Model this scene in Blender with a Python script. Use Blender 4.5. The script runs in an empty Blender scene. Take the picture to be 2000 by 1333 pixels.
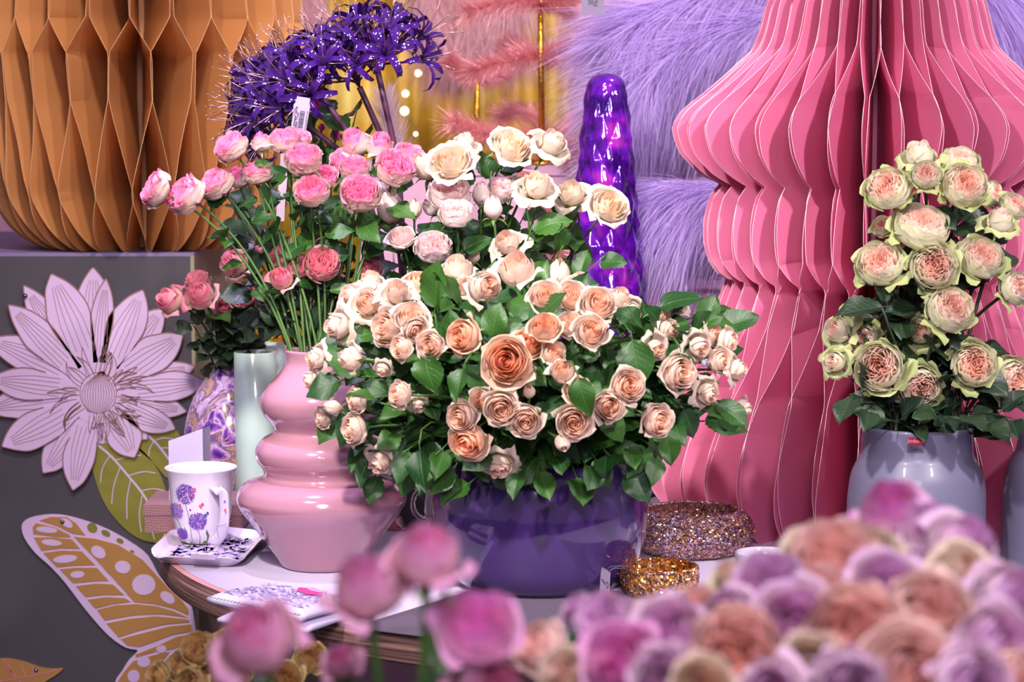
import bpy, math, random
import numpy as np
from mathutils import Vector, Matrix, Quaternion, noise
from mathutils.geometry import tessellate_polygon

# ------------------------------------------------------------------ camera, world, lights, exposure
SC = bpy.context.scene
COL = SC.collection
W, H, F = 2000.0, 1333.0, 4500.0
CAM = Vector((0, 0, 1.40))
PITCH = math.radians(5.7)
cd = bpy.data.cameras.new('camera')
cam = bpy.data.objects.new('camera', cd); COL.objects.link(cam)
cam.location = CAM
cam.rotation_euler = (math.pi / 2 - PITCH, 0, 0)
cd.sensor_width = 36.0; cd.lens = F / W * 36.0
cd.clip_start = 0.05; cd.clip_end = 60
cd.dof.use_dof = True; cd.dof.focus_distance = 3.32; cd.dof.aperture_fstop = 6.8
SC.camera = cam
SC.view_settings.view_transform = 'Standard'
SC.view_settings.look = 'None'
SC.view_settings.gamma = 1.0
SC.view_settings.exposure = -0.12

wd = bpy.data.worlds.new('world'); SC.world = wd; wd.use_nodes = True
wd.node_tree.nodes['Background'].inputs[0].default_value = (0.66, 0.52, 0.72, 1)
wd.node_tree.nodes['Background'].inputs[1].default_value = 0.50

def area(name, loc, target, size, power, col, spread=180):
    l = bpy.data.lights.new(name, 'AREA'); l.energy = power; l.color = col
    l.shape = 'DISK'; l.size = size; l.spread = math.radians(spread)
    o = bpy.data.objects.new(name, l); COL.objects.link(o)
    o.location = loc
    o.rotation_euler = (Vector(target) - Vector(loc)).to_track_quat('-Z', 'Y').to_euler()
    return o
area('shop_spot_key', (-0.75, 1.35, 2.75), (0.02, 3.3, 1.15), 0.14, 8.5, (1.0, 0.93, 0.90), 42)
area('shop_spot_right', (1.35, 1.2, 2.7), (0.45, 3.45, 1.1), 0.16, 9, (1.0, 0.90, 0.93), 55)
area('shop_spot_violet', (-0.5, 3.25, 3.1), (-0.36, 3.3, 0.75), 0.12, 2.2, (0.70, 0.60, 1.0), 30)
area('shop_spot_lanterns', (-0.2, 2.0, 3.0), (-0.8, 4.2, 1.4), 0.2, 9, (1.0, 0.84, 0.80), 70)
area('curtain_fill', (-0.2, 4.9, 3.1), (-0.1, 6.3, 1.6), 0.2, 10, (1.0, .9, .7), 110)  # added light to brighten the foil curtain, not a shop fixture
area('shop_spot_back', (0.9, 3.6, 3.2), (0.3, 5.2, 1.5), 0.3, 16, (0.92, 0.80, 1.0), 100)
area('near_fill', (0.35, 0.75, 2.7), (0.18, 1.35, 1.05), 0.25, 4, (1.0, .92, .96), 60)  # extra fill put in to lift the near roses, no real ceiling spot
area('front_fill', (0.1, -0.5, 2.5), (0.1, 2.2, 0.95), 0.9, 34, (0.97, 0.86, 1.0), 120)  # added frontal fill behind the camera, evens out the shading

# ------------------------------------------------------------------ helpers
random.seed(11)
FW = Vector((0, math.cos(PITCH), -math.sin(PITCH))); UP = Vector((0, math.sin(PITCH), math.cos(PITCH)))
def P(px, py, D):
    d = FW + Vector((1, 0, 0)) * ((px - W / 2) / F) + UP * ((H / 2 - py) / F)
    return CAM + d * (D / d.y)
def T(px, py, z=0.75):
    d = FW + Vector((1, 0, 0)) * ((px - W / 2) / F) + UP * ((H / 2 - py) / F)
    return CAM + d * ((z - CAM.z) / d.z)
def zat(py, D): return P(1000, py, D).z
def xat(px, D): return P(px, 666, D).x
def s2l(c): return tuple(((x / 255.0) / 12.92 if x / 255.0 <= .04045 else (((x / 255.0) + .055) / 1.055) ** 2.4) for x in c)
def rgba(c): return (*s2l(c), 1.0)
def lerp(a, b, t): return a + (b - a) * t
def mixc(a, b, t):
    t = max(0.0, min(1.0, t)); return tuple(a[i] + (b[i] - a[i]) * t for i in range(3))
def sm(a, b, x):
    t = max(0.0, min(1.0, (x - a) / (b - a))); return t * t * (3 - 2 * t)

def mat(name, col, rough=.5, metal=0., coat=0., trans=0., transl=0., vc=False, bump=None, ior=1.45, sheen=0., var=0., emit=None, coat_rough=.03, spec=.5):
    m = bpy.data.materials.new(name); m.use_nodes = True
    nt = m.node_tree; n = nt.nodes; L = nt.links
    b = n['Principled BSDF']; out = n['Material Output']
    b.inputs['Base Color'].default_value = (*col, 1) if len(col) == 3 else col
    b.inputs['Roughness'].default_value = rough; b.inputs['Metallic'].default_value = metal
    b.inputs['Coat Weight'].default_value = coat; b.inputs['Coat Roughness'].default_value = coat_rough
    b.inputs['Transmission Weight'].default_value = trans; b.inputs['IOR'].default_value = ior
    b.inputs['Sheen Weight'].default_value = sheen
    b.inputs['Specular IOR Level'].default_value = spec
    if emit:
        b.inputs['Emission Color'].default_value = (*emit[0], 1); b.inputs['Emission Strength'].default_value = emit[1]
    src = None
    if vc:
        a = n.new('ShaderNodeAttribute'); a.attribute_name = 'Col'; src = a.outputs['Color']
    if var:
        oi = n.new('ShaderNodeObjectInfo'); hs = n.new('ShaderNodeHueSaturation')
        mr = n.new('ShaderNodeMapRange'); mr.inputs['To Min'].default_value = 1 - var; mr.inputs['To Max'].default_value = 1 + var
        L.new(oi.outputs['Random'], mr.inputs['Value']); L.new(mr.outputs['Result'], hs.inputs['Value'])
        if src: L.new(src, hs.inputs['Color'])
        else: hs.inputs['Color'].default_value = b.inputs['Base Color'].default_value
        src = hs.outputs['Color']
    if src: L.new(src, b.inputs['Base Color'])
    if bump:
        tc = n.new('ShaderNodeTexCoord'); nz = n.new('ShaderNodeTexNoise'); bp = n.new('ShaderNodeBump')
        nz.inputs['Scale'].default_value = bump[0]; nz.inputs['Detail'].default_value = 4
        bp.inputs['Strength'].default_value = bump[1]; bp.inputs['Distance'].default_value = bump[2]
        L.new(tc.outputs['Object'], nz.inputs['Vector']); L.new(nz.outputs['Fac'], bp.inputs['Height']); L.new(bp.outputs['Normal'], b.inputs['Normal'])
    if transl:
        t = n.new('ShaderNodeBsdfTranslucent'); mx = n.new('ShaderNodeMixShader'); mx.inputs[0].default_value = transl
        if src: L.new(src, t.inputs['Color'])
        else: t.inputs['Color'].default_value = b.inputs['Base Color'].default_value
        L.new(b.outputs[0], mx.inputs[1]); L.new(t.outputs[0], mx.inputs[2]); L.new(mx.outputs[0], out.inputs['Surface'])
    return m

def mesh(name, V, Fc, m=None, smooth=True, cols=None, uv=None, mats=None, midx=None):
    me = bpy.data.meshes.new(name)
    me.from_pydata([tuple(v) for v in V] if not isinstance(V, np.ndarray) else V.tolist(), [], Fc if not isinstance(Fc, np.ndarray) else Fc.tolist())
    if m: me.materials.append(m)
    if mats:
        for q in mats: me.materials.append(q)
        me.polygons.foreach_set('material_index', midx)
    if smooth: me.polygons.foreach_set('use_smooth', [True] * len(me.polygons))
    if cols is not None:
        a = me.color_attributes.new('Col', 'FLOAT_COLOR', 'POINT')
        c = np.ones((len(me.vertices), 4), dtype=np.float32); c[:, :3] = np.asarray(cols, dtype=np.float32).reshape(-1, 3)
        a.data.foreach_set('color', c.ravel())
    if uv is not None:
        l = me.uv_layers.new(name='UVMap'); idx = np.zeros(len(me.loops), dtype=np.int32); me.loops.foreach_get('vertex_index', idx)
        l.data.foreach_set('uv', np.asarray(uv, dtype=np.float32)[idx].ravel())
    me.update()
    return me
def link(name, data, parent=None, M=None):
    o = bpy.data.objects.new(name, data); COL.objects.link(o)
    if parent is not None:
        o.parent = parent
        pm = world_of(parent)
        o.matrix_basis = pm.inverted() @ (M if M is not None else Matrix())
    elif M is not None: o.matrix_basis = M
    return o
def world_of(o):
    m = o.matrix_basis.copy()
    while o.parent is not None:
        o = o.parent; m = o.matrix_basis @ m
    return m
def tag(o, label, cat, group=None, kind=None):
    if label: o['label'] = label
    if cat: o['category'] = cat
    if group: o['group'] = group
    if kind: o['kind'] = kind
    return o
def empty(name, loc, label, cat, group=None):
    o = bpy.data.objects.new(name, None); COL.objects.link(o); o.matrix_basis = Matrix.Translation(loc)
    o.empty_display_size = .02
    return tag(o, label, cat, group)

class MB:
    def __init__(s): s.V = []; s.F = []; s.C = []
    def add(s, V, Fc, c=None):
        k = len(s.V); s.V += [tuple(v) for v in V]; s.F += [tuple(i + k for i in f) for f in Fc]
        if c is not None: s.C += [c] * len(V)
    def box(s, a, b, c=None):
        x0, y0, z0 = a; x1, y1, z1 = b
        s.add([(x0,y0,z0),(x1,y0,z0),(x1,y1,z0),(x0,y1,z0),(x0,y0,z1),(x1,y0,z1),(x1,y1,z1),(x0,y1,z1)],
              [(0,3,2,1),(4,5,6,7),(0,1,5,4),(1,2,6,5),(2,3,7,6),(3,0,4,7)], c)
    def tube(s, pts, rad, n=6, c=None, cap=True):
        pts = [Vector(p) for p in pts]; N = len(pts)
        if not hasattr(rad, '__len__'): rad = [rad] * N
        V = []; ref = Vector((.31, .17, .93)).normalized()
        for i, p in enumerate(pts):
            t = (pts[min(i + 1, N - 1)] - pts[max(i - 1, 0)]).normalized()
            a = t.cross(ref)
            if a.length < 1e-4: a = t.cross(Vector((1, 0, 0)))
            a.normalize(); b = t.cross(a)
            for k in range(n):
                q = 2 * math.pi * k / n; V.append(p + (a * math.cos(q) + b * math.sin(q)) * rad[i])
        Fc = []
        for i in range(N - 1):
            for k in range(n):
                k2 = (k + 1) % n; Fc.append((i*n+k, i*n+k2, (i+1)*n+k2, (i+1)*n+k))
        if cap: Fc += [tuple(range(n - 1, -1, -1)), tuple((N-1)*n + k for k in range(n))]
        s.add(V, Fc, c)
    def lathe(s, prof, n=64, o=(0, 0, 0), c=None):
        V = []; Fc = []
        for r, z in prof:
            for k in range(n):
                a = 2 * math.pi * k / n; V.append((o[0] + r * math.cos(a), o[1] + r * math.sin(a), o[2] + z))
        for i in range(len(prof) - 1):
            for k in range(n):
                k2 = (k + 1) % n; Fc.append((i*n+k, i*n+k2, (i+1)*n+k2, (i+1)*n+k))
        s.add(V, Fc, c)
    def build(s, name, m, parent=None, smooth=True, M=None):
        return link(name, mesh(name, s.V, s.F, m, smooth, s.C if s.C else None), parent, M)
def smooth_prof(pts, k=6):
    # Catmull-Rom through (r, z) points
    out = []; n = len(pts)
    for i in range(n - 1):
        p0, p1, p2, p3 = pts[max(i-1,0)], pts[i], pts[i+1], pts[min(i+2,n-1)]
        for j in range(k):
            t = j / k
            out.append(tuple(.5*((2*p1[a]) + (-p0[a]+p2[a])*t + (2*p0[a]-5*p1[a]+4*p2[a]-p3[a])*t*t + (-p0[a]+3*p1[a]-3*p2[a]+p3[a])*t**3) for a in (0, 1)))
    out.append(tuple(pts[-1])); return out
def vessel(prof, wall=.004):
    # closed outer + inner wall, prof from base to rim
    inner = [(max(r - wall, .001), z if i else z + wall) for i, (r, z) in enumerate(prof)]
    inner = [(r, max(z, wall)) for r, z in inner]
    return [(0.0005, 0)] + prof + [(prof[-1][0] - wall * .5, prof[-1][1] + wall * .35)] + inner[::-1] + [(0.0005, wall)]

# ------------------------------------------------------------------ materials
M = {}
M['petal'] = mat('petal_skin', (1, 1, 1), .62, vc=True, transl=.36, bump=(90, .25, .0012), var=.06, sheen=.15, spec=.3)
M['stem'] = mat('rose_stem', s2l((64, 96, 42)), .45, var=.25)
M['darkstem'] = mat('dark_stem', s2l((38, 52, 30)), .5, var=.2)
M['calyx'] = mat('calyx_green', s2l((120, 140, 80)), .5, transl=.15, var=.2)
M['calyx_pale'] = mat('calyx_pale_green', s2l((168, 180, 118)), .5, transl=.15, var=.2)

def leaf_mat(name, a, b, rough=.32):
    m = bpy.data.materials.new(name); m.use_nodes = True
    nt = m.node_tree; n = nt.nodes; L = nt.links; bs = n['Principled BSDF']; out = n['Material Output']
    uv = n.new('ShaderNodeUVMap'); sep = n.new('ShaderNodeSeparateXYZ'); L.new(uv.outputs[0], sep.inputs[0])
    ab = n.new('ShaderNodeMath'); ab.operation = 'ABSOLUTE'; L.new(sep.outputs[0], ab.inputs[0])
    # side veins: sin(v*k - |u|*j)
    m1 = n.new('ShaderNodeMath'); m1.operation = 'MULTIPLY'; m1.inputs[1].default_value = 44; L.new(sep.outputs[1], m1.inputs[0])
    m2 = n.new('ShaderNodeMath'); m2.operation = 'MULTIPLY_ADD'; m2.inputs[1].default_value = -15; L.new(ab.outputs[0], m2.inputs[0]); L.new(m1.outputs[0], m2.inputs[2])
    sn = n.new('ShaderNodeMath'); sn.operation = 'SINE'; L.new(m2.outputs[0], sn.inputs[0])
    pw = n.new('ShaderNodeMapRange'); pw.inputs['From Min'].default_value = .86; pw.inputs['From Max'].default_value = 1.0; L.new(sn.outputs[0], pw.inputs['Value'])
    mid = n.new('ShaderNodeMapRange'); mid.inputs['From Min'].default_value = .06; mid.inputs['From Max'].default_value = .02; L.new(ab.outputs[0], mid.inputs['Value'])
    mx = n.new('ShaderNodeMath'); mx.operation = 'MAXIMUM'; L.new(mid.outputs[0], mx.inputs[0])
    hf = n.new('ShaderNodeMath'); hf.operation = 'MULTIPLY'; hf.inputs[1].default_value = .45; L.new(pw.outputs[0], hf.inputs[0]); L.new(hf.outputs[0], mx.inputs[1])
    oi = n.new('ShaderNodeObjectInfo'); cr = n.new('ShaderNodeMix'); cr.data_type = 'RGBA'
    L.new(oi.outputs['Random'], cr.inputs[0]); cr.inputs[6].default_value = (*a, 1); cr.inputs[7].default_value = (*b, 1)
    nz = n.new('ShaderNodeTexNoise'); nz.inputs['Scale'].default_value = 60
    v2 = n.new('ShaderNodeMix'); v2.data_type = 'RGBA'; L.new(cr.outputs[2], v2.inputs[6]); v2.inputs[7].default_value = (*[min(1, x * 1.7 + .01) for x in b], 1)
    vf = n.new('ShaderNodeMath'); vf.operation = 'MULTIPLY'; vf.inputs[1].default_value = .6; L.new(mx.outputs[0], vf.inputs[0]); L.new(vf.outputs[0], v2.inputs[0])
    L.new(v2.outputs[2], bs.inputs['Base Color']); bs.inputs['Roughness'].default_value = rough
    bp = n.new('ShaderNodeBump'); bp.inputs['Strength'].default_value = .5; bp.inputs['Distance'].default_value = .001; bp.invert = True
    ad = n.new('ShaderNodeMath'); ad.operation = 'MULTIPLY_ADD'; ad.inputs[1].default_value = .5; L.new(nz.outputs[0], ad.inputs[0]); L.new(mx.outputs[0], ad.inputs[2])
    L.new(ad.outputs[0], bp.inputs['Height']); L.new(bp.outputs[0], bs.inputs['Normal'])
    t = n.new('ShaderNodeBsdfTranslucent'); ms = n.new('ShaderNodeMixShader'); ms.inputs[0].default_value = .18
    L.new(v2.outputs[2], t.inputs['Color']); L.new(bs.outputs[0], ms.inputs[1]); L.new(t.outputs[0], ms.inputs[2]); L.new(ms.outputs[0], out.inputs['Surface'])
    return m
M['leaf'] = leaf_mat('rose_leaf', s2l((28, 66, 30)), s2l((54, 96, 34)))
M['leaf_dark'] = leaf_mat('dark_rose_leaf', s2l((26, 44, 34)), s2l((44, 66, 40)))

# ------------------------------------------------------------------ rose blooms
def petal(V, Fc, C, phi, w, R, Hh, o, curl, ruf, t, cf, nu=7, nv=8, fold=0., z0=0., spiral=.06, lean=0., rnd=.5, base=.12, tipdrop=.16, rb=.5):
    k = len(V); ph = random.uniform(0, 6.28); ph2 = random.uniform(0, 6.28)
    rr = random.uniform(.94, 1.06); hh = random.uniform(.96, 1.04)
    for j in range(nv):
        v = j / (nv - 1)
        s = max(0, (v - .5) / .5)
        if v < rb: r = base * R + R * (1 - base) * math.sin(v / rb * math.pi / 2)
        else: r = R * (1 + (o - 1) * ((v - rb) / (1 - rb)) ** 1.6)
        z = Hh * (v - curl * s * s * s)
        ww = w * (.42 + .58 * math.sin(min(1, v * 1.35) * math.pi / 2)) * (1 - .20 * s ** 3)
        for i in range(nu):
            u = -1 + 2 * i / (nu - 1)
            a = phi + u * ww
            r2 = r * rr * (1 + spiral * u) + R * fold * s * s * u * u
            r2 += ruf * s * math.sin(3.1 * u + ph) + ruf * .6 * s * math.sin(6.7 * u + ph2 + 3 * v)
            z2 = z0 + z * hh * (1 - tipdrop * abs(u) ** 2.6 * (.3 + .7 * s)) - fold * .35 * s * s * u * u * Hh + ruf * .8 * s * math.sin(5.3 * u + ph2)
            r2 += lean * v
            V.append((r2 * math.cos(a), r2 * math.sin(a), z2))
            k_al = 1.0 - .15 * sm(.3, .9, t); C.append(tuple(x * k_al for x in cf(t, v, abs(u), rnd)))  # light put into petal colour: hearts kept bright against self-shadow, outer petals dimmed
    for j in range(nv - 1):
        for i in range(nu - 1):
            q = k + j * nu + i; Fc.append((q, q + 1, q + nu + 1, q + nu))

def bloom(name, seed, kind, cf):
    random.seed(seed); V, Fc, C = [], [], []
    def ring(n, R, Hh, o, curl, w, ruf, t, **kw):
        a0 = random.uniform(0, 6.28)
        for i in range(n):
            petal(V, Fc, C, a0 + 2 * math.pi * i / n + random.uniform(-.18, .18), w * random.uniform(.92, 1.08), R * random.uniform(.95, 1.05), Hh * random.uniform(.95, 1.04),
                  o * random.uniform(.95, 1.07), curl, ruf, t, cf, rnd=random.random(), **kw)
    if kind == 'cup':      # spiral-centred spray rose, cup with pointed outer petals
        ring(2, .07, 1.15, .8, 0, 1.5, .01, 0, nu=5, nv=5)
        ring(2, .13, 1.15, .95, 0, 1.5, .012, .04, nu=6, nv=5)
        ring(3, .20, 1.15, .97, 0, 1.2, .012, .1, nu=6, nv=6)
        ring(3, .27, 1.145, .98, .02, 1.2, .015, .16)
        ring(3, .35, 1.14, .98, .02, 1.15, .015, .25)
        ring(4, .43, 1.12, .98, .03, .95, .02, .34)
        ring(4, .52, 1.10, .98, .03, .92, .02, .45)
        ring(4, .60, 1.07, .98, .05, .92, .02, .58)
        ring(4, .68, 1.0, .99, .08, .95, .03, .72, fold=.06)
        ring(4, .76, .90, 1.12, .20, .95, .045, .95, fold=.12)
    elif kind == 'tight':  # half-open bud
        ring(2, .10, 1.36, .7, 0, 1.5, .01, .05, nu=5, nv=6)
        ring(2, .18, 1.35, .8, 0, 1.5, .01, .12, nu=6, nv=6)
        ring(3, .27, 1.33, .82, .01, 1.25, .012, .22)
        ring(3, .36, 1.30, .84, .02, 1.25, .015, .35)
        ring(3, .46, 1.27, .84, .02, 1.25, .02, .5)
        ring(3, .55, 1.22, .84, .03, 1.2, .02, .7)
        ring(3, .62, 1.10, .90, .10, 1.1, .04, .9, fold=.12)
        ring(2, .70, .95, 1.22, .32, .9, .05, 1, fold=.2)
    elif kind == 'bud':
        ring(2, .15, 1.35, .5, 0, 1.5, .0, .3, nu=5, nv=6)
        ring(3, .34, 1.40, .48, 0, 1.3, .01, .6)
        ring(3, .46, 1.34, .52, .02, 1.3, .012, .85)
    elif kind == 'droop':  # older bloom, closed core, outer petals fallen open
        ring(2, .12, 1.2, .6, 0, 1.5, .01, .1, nu=5, nv=6)
        ring(2, .19, 1.22, .8, 0, 1.5, .015, .15)
        ring(3, .28, 1.22, .84, .01, 1.25, .02, .28)
        ring(3, .38, 1.21, .86, .02, 1.25, .02, .42)
        ring(4, .47, 1.2, .88, .03, 1.05, .025, .56)
        ring(3, .56, 1.12, .95, .08, 1.15, .04, .75, fold=.15)
        ring(5, .78, .82, 1.28, .55, .78, .08, 1, fold=.14)
    elif kind == 'open':   # wide ivory rose
        ring(3, .10, 1.05, .9, 0, 1.2, .01, 0, nu=5, nv=5)
        ring(4, .20, 1.06, 1.0, 0, .95, .02, .08, nu=6, nv=6)
        ring(4, .31, 1.06, 1.0, .02, .95, .02, .2)
        ring(5, .44, 1.04, 1.0, .04, .85, .03, .36)
        ring(5, .56, 1.01, 1.05, .10, .85, .03, .55)
        ring(5, .68, .94, 1.06, .12, .85, .045, .75, fold=.05)
        ring(5, .80, .88, 1.20, .34, .82, .07, 1, fold=.08)
    elif kind == 'garden':  # cup packed with crinkled petals
        for i in range(46):
            q = i / 46; a = i * 2.39996; R = .05 + .52 * math.sqrt(q)
            petal(V, Fc, C, a, random.uniform(.35, .75) / (R * 1.6 + .22), R, 1.06 + .06 * math.sin(a * 3) - .10 * (1 - q), random.uniform(.9, 1.15), .04, .045, q * .45, cf, nu=5, nv=5,
                  spiral=random.choice((-.3, .3)), rnd=random.random(), base=.6)
        ring(6, .62, 1.12, 1.02, .05, .75, .03, .6)
        ring(5, .70, 1.10, 1.06, .12, .85, .035, .8, fold=.05)
        ring(5, .76, .92, 1.02, .10, .85, .04, .95, fold=.05)
        ring(4, .77, .66, 1.02, .10, .80, .04, 1.1, fold=.05)
    elif kind == 'cabbage':
        for i in range(64):
            q = i / 64; a = i * 2.39996; R = .04 + .66 * math.sqrt(q)
            petal(V, Fc, C, a, random.uniform(.4, .8) / (R * 1.7 + .2), R, 1.02 + .03 * math.sin(a * 2) - .16 * q * q - .12 * (1 - q) ** 3, random.uniform(.86, 1.04), .05, .04, q * .5, cf, nu=5, nv=5,
                  spiral=random.choice((-.25, .25)), rnd=random.random(), base=.65)
        ring(7, .76, .96, .93, .04, .68, .03, .58)
        ring(7, .86, .90, .92, .04, .66, .03, .72)
        ring(6, .94, .80, .96, .05, .68, .035, .86)
        ring(5, .98, .62, 1.05, .08, .72, .05, 1.0, fold=.06)
        ring(3, 1.0, .46, 1.12, .5, .6, .07, 1.2, fold=.1)
    return mesh(name, V, Fc, M['petal'], True, C)

def C_(*a): return [s2l(x) for x in a]
def cf_pink(t, v, u, r):
    hot, pk, cream, grn, edge = CP
    if t < .55:
        c = mixc(hot, pk, sm(.1, 1, v) * .75 + r * .3); return mixc(c, edge, sm(.9, 1, v) * .35)
    b = mixc(mixc(grn, cream, sm(.1, .55, v)), mixc(pk, edge, r * .6), sm(.62, 1.0, v + u * .08) * (.95 if t < .9 else .6))
    return b
CP = C_((236, 66, 146), (246, 130, 178), (240, 216, 200), (196, 202, 150), (250, 196, 216))
def cf_coral(t, v, u, r):
    hot, pk, cream, grn, edge = CC
    if t < .55: return mixc(hot, pk, sm(.1, 1, v) * .7 + r * .3)
    return mixc(mixc(grn, cream, sm(.1, .5, v)), hot if r > .5 else pk, sm(.5, 1.0, v + u * .1))
CC = C_((238, 116, 152), (248, 176, 190), (242, 212, 192), (200, 192, 146), (250, 196, 204))
def mk(inner, mid, outer, base, edge=None, ec=.3):
    I, Md, O, B = C_(inner, mid, outer, base); E = s2l(edge) if edge else None
    def f(t, v, u, r):
        c = mixc(mixc(I, Md, sm(0, .4, t)), O, sm(.3, .85, t))
        c = mixc(B, c, sm(.0, .4, v + .15 * r))
        if E: c = mixc(c, E, sm(.78, 1.0, v + u * .1) * min(1, ec * 1.3 * (0.6 + .8 * r)))
        return c
    return f
cf_ivory = mk((253, 212, 164), (250, 226, 196), (242, 226, 206), (236, 216, 150), (248, 236, 222), .5)
cf_blush = mk((248, 196, 190), (250, 218, 214), (250, 230, 226), (236, 214, 176), (252, 236, 236), .4)
cf_cream = mk((252, 204, 168), (252, 218, 194), (248, 226, 208), (238, 214, 150), (252, 226, 210), .5)
cf_peach = mk((248, 164, 104), (252, 192, 148), (253, 220, 192), (244, 196, 104), (252, 214, 190), .5)
def cf_green(t, v, u, r):
    I, Md, O, G, G2 = CG
    if t < .55: return mixc(mixc(I, Md, sm(.02, .3, t) * .9 + .2 * sm(.7, 1, v)), O, sm(.3, .55, t) * .6)
    c = mixc(O, G, sm(.8, 1.05, t)); c = mixc(c, G, sm(.72, 1., v + .12 * u) * (.35 + .5 * sm(.5, 1, t)))
    if t > 1.1: c = mixc(G, G2, .4 * v + .3 * r)
    return mixc(G2, c, sm(0, .3, v))
CG = C_((250, 204, 184), (253, 230, 216), (248, 240, 220), (206, 214, 150), (172, 190, 108))
cf_mauve = mk((212, 146, 192), (228, 178, 212), (240, 208, 224), (226, 212, 192), (196, 152, 206), .5)
cf_fpeach = mk((246, 196, 182), (246, 208, 200), (240, 204, 190), (214, 190, 150), (236, 190, 190), .4)
cf_fcream = mk((232, 190, 160), (232, 206, 176), (228, 210, 180), (190, 178, 130), (214, 180, 190), .4)
cf_magenta = mk((236, 120, 196), (242, 156, 212), (244, 188, 220), (220, 200, 170), (196, 110, 184), .6)
cf_rosy = mk((230, 110, 170), (236, 150, 190), (236, 176, 196), (222, 206, 170), (206, 140, 190), .6)
cf_yellow = mk((214, 160, 80), (226, 186, 110), (222, 192, 120), (170, 156, 70), (228, 200, 140), .4)
cf_bright = mk((240, 180, 10), (250, 205, 20), (252, 215, 30), (220, 170, 10))
B = {}
def reg(key, kinds, cf, seed):
    B[key] = [(k, bloom('bloom', seed + i, k, cf)) for i, k in enumerate(kinds)]
reg('P', ['garden', 'garden', 'garden'], cf_pink, 100)
reg('Pt', ['tight', 'tight'], cf_pink, 110)
reg('K', ['garden', 'tight', 'garden'], cf_coral, 120)
reg('W', ['open', 'open', 'open'], cf_ivory, 130)
reg('Wd', ['droop', 'droop'], cf_ivory, 140)
reg('B', ['garden', 'cup', 'garden'], cf_blush, 150)
reg('Bb', ['bud', 'bud'], cf_blush, 155)
reg('C', ['tight', 'cup', 'tight', 'droop'], cf_cream, 160)
reg('Co', ['cup', 'cup', 'cup'], cf_cream, 170)
reg('Cd', ['droop', 'droop'], cf_cream, 175)
reg('Cb', ['bud', 'bud'], cf_cream, 180)
reg('O', ['cup', 'cup', 'cup'], cf_peach, 190)
reg('G', ['cabbage', 'cabbage', 'cabbage', 'cabbage'], cf_green, 200)
reg('Gd', ['droop', 'droop'], cf_green, 205)
reg('M', ['garden', 'tight', 'cabbage', 'cup'], cf_mauve, 210)
reg('FP', ['garden', 'cabbage', 'cup'], cf_fpeach, 220)
reg('FC', ['droop', 'cup', 'open'], cf_fcream, 230)
reg('MG', ['tight', 'cup'], cf_magenta, 240)
reg('R', ['tight', 'tight'], cf_rosy, 245)
reg('Y', ['garden', 'cup', 'cabbage'], cf_yellow, 250)
reg('YB', ['open'], cf_bright, 260)

def calyx_mesh(m, sc=1.):
    V, Fc = [], []
    mb = MB(); mb.lathe([(.02, -.16), (.10, -.14), (.13, -.06), (.17, .02), (.24, .10), (.1, .12)], 10)
    for k in range(5):
        a = k * 2 * math.pi / 5; vv = []; n = 6
        L = random.uniform(.7, .95); cv = random.uniform(-.1, .9)
        for j in range(n):
            t = j / (n - 1); w = .17 * math.sin(min(1, t * 1.6 + .35) * math.pi / 2) * (1 - t) ** .7
            r = .16 + L * t * (.55 + .35 * cv * t); z = .02 + L * t * (.9 - cv * 1.5 * t)
            for sgn in (-1, 0, 1):
                q = a + sgn * w / max(r, .1); vv.append((r * math.cos(q) * (1 if sgn else .94), r * math.sin(q) * (1 if sgn else .94), z))
        ff = [(j*3+i, j*3+i+1, j*3+i+4, j*3+i+3) for j in range(n-1) for i in range(2)]
        mb.add(vv, ff)
    return mesh('calyx', mb.V, mb.F, m)
random.seed(5)
CAL = [calyx_mesh(M['calyx']) for _ in range(3)]; CALP = [calyx_mesh(M['calyx_pale']) for _ in range(3)]

def leaf_mesh(m, seed, fold=.25, droop=.25, wid=.36):
    random.seed(seed); nu, nv = 9, 15; V = []; UVs = []; Fc = []
    tw = random.uniform(-.25, .25)
    for j in range(nv):
        v = j / (nv - 1)
        w = wid * (math.sin(math.pi * v ** .82)) ** .75 if 0 < v < 1 else .0
        w = max(w, .012)
        if j % 2 and 0 < j < nv - 1: w *= 1.07
        for i in range(nu):
            u = -1 + 2 * i / (nu - 1)
            x = u * w; zz = fold * abs(x) + .05 * math.sin(v * 9 + u * 2 + seed) * abs(u) - droop * v * v
            x2 = x * math.cos(tw * v) - zz * math.sin(tw * v) * .3
            V.append((x2, v - (.03 * abs(u) if j % 2 else 0), zz + x * math.sin(tw * v * 2))); UVs.append((u, v))
    for j in range(nv - 1):
        for i in range(nu - 1):
            q = j * nu + i; Fc.append((q, q + 1, q + nu + 1, q + nu))
    k = len(V)
    for (x, y, z) in ((-.012,-.22,.02),(.012,-.22,.02),(.012,.02,0),(-.012,.02,0),(0,-.22,-.01),(0,.02,-.02)): V.append((x, y, z)); UVs.append((0, 0))
    Fc += [(k, k+1, k+2, k+3), (k, k+3, k+5, k+4), (k+1, k+4, k+5, k+2)]
    return mesh('leaf', V, Fc, m, True, None, UVs)
LEAF = [leaf_mesh(M['leaf'], s, f, d, w) for s, f, d, w in ((1,.25,.2,.36),(2,.1,.35,.40),(3,.45,.1,.33),(4,.15,.55,.38))]
LEAFD = [leaf_mesh(M['leaf_dark'], s, f, d, w) for s, f, d, w in ((5,.25,.25,.36),(6,.1,.4,.42),(7,.4,.15,.33))]

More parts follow.
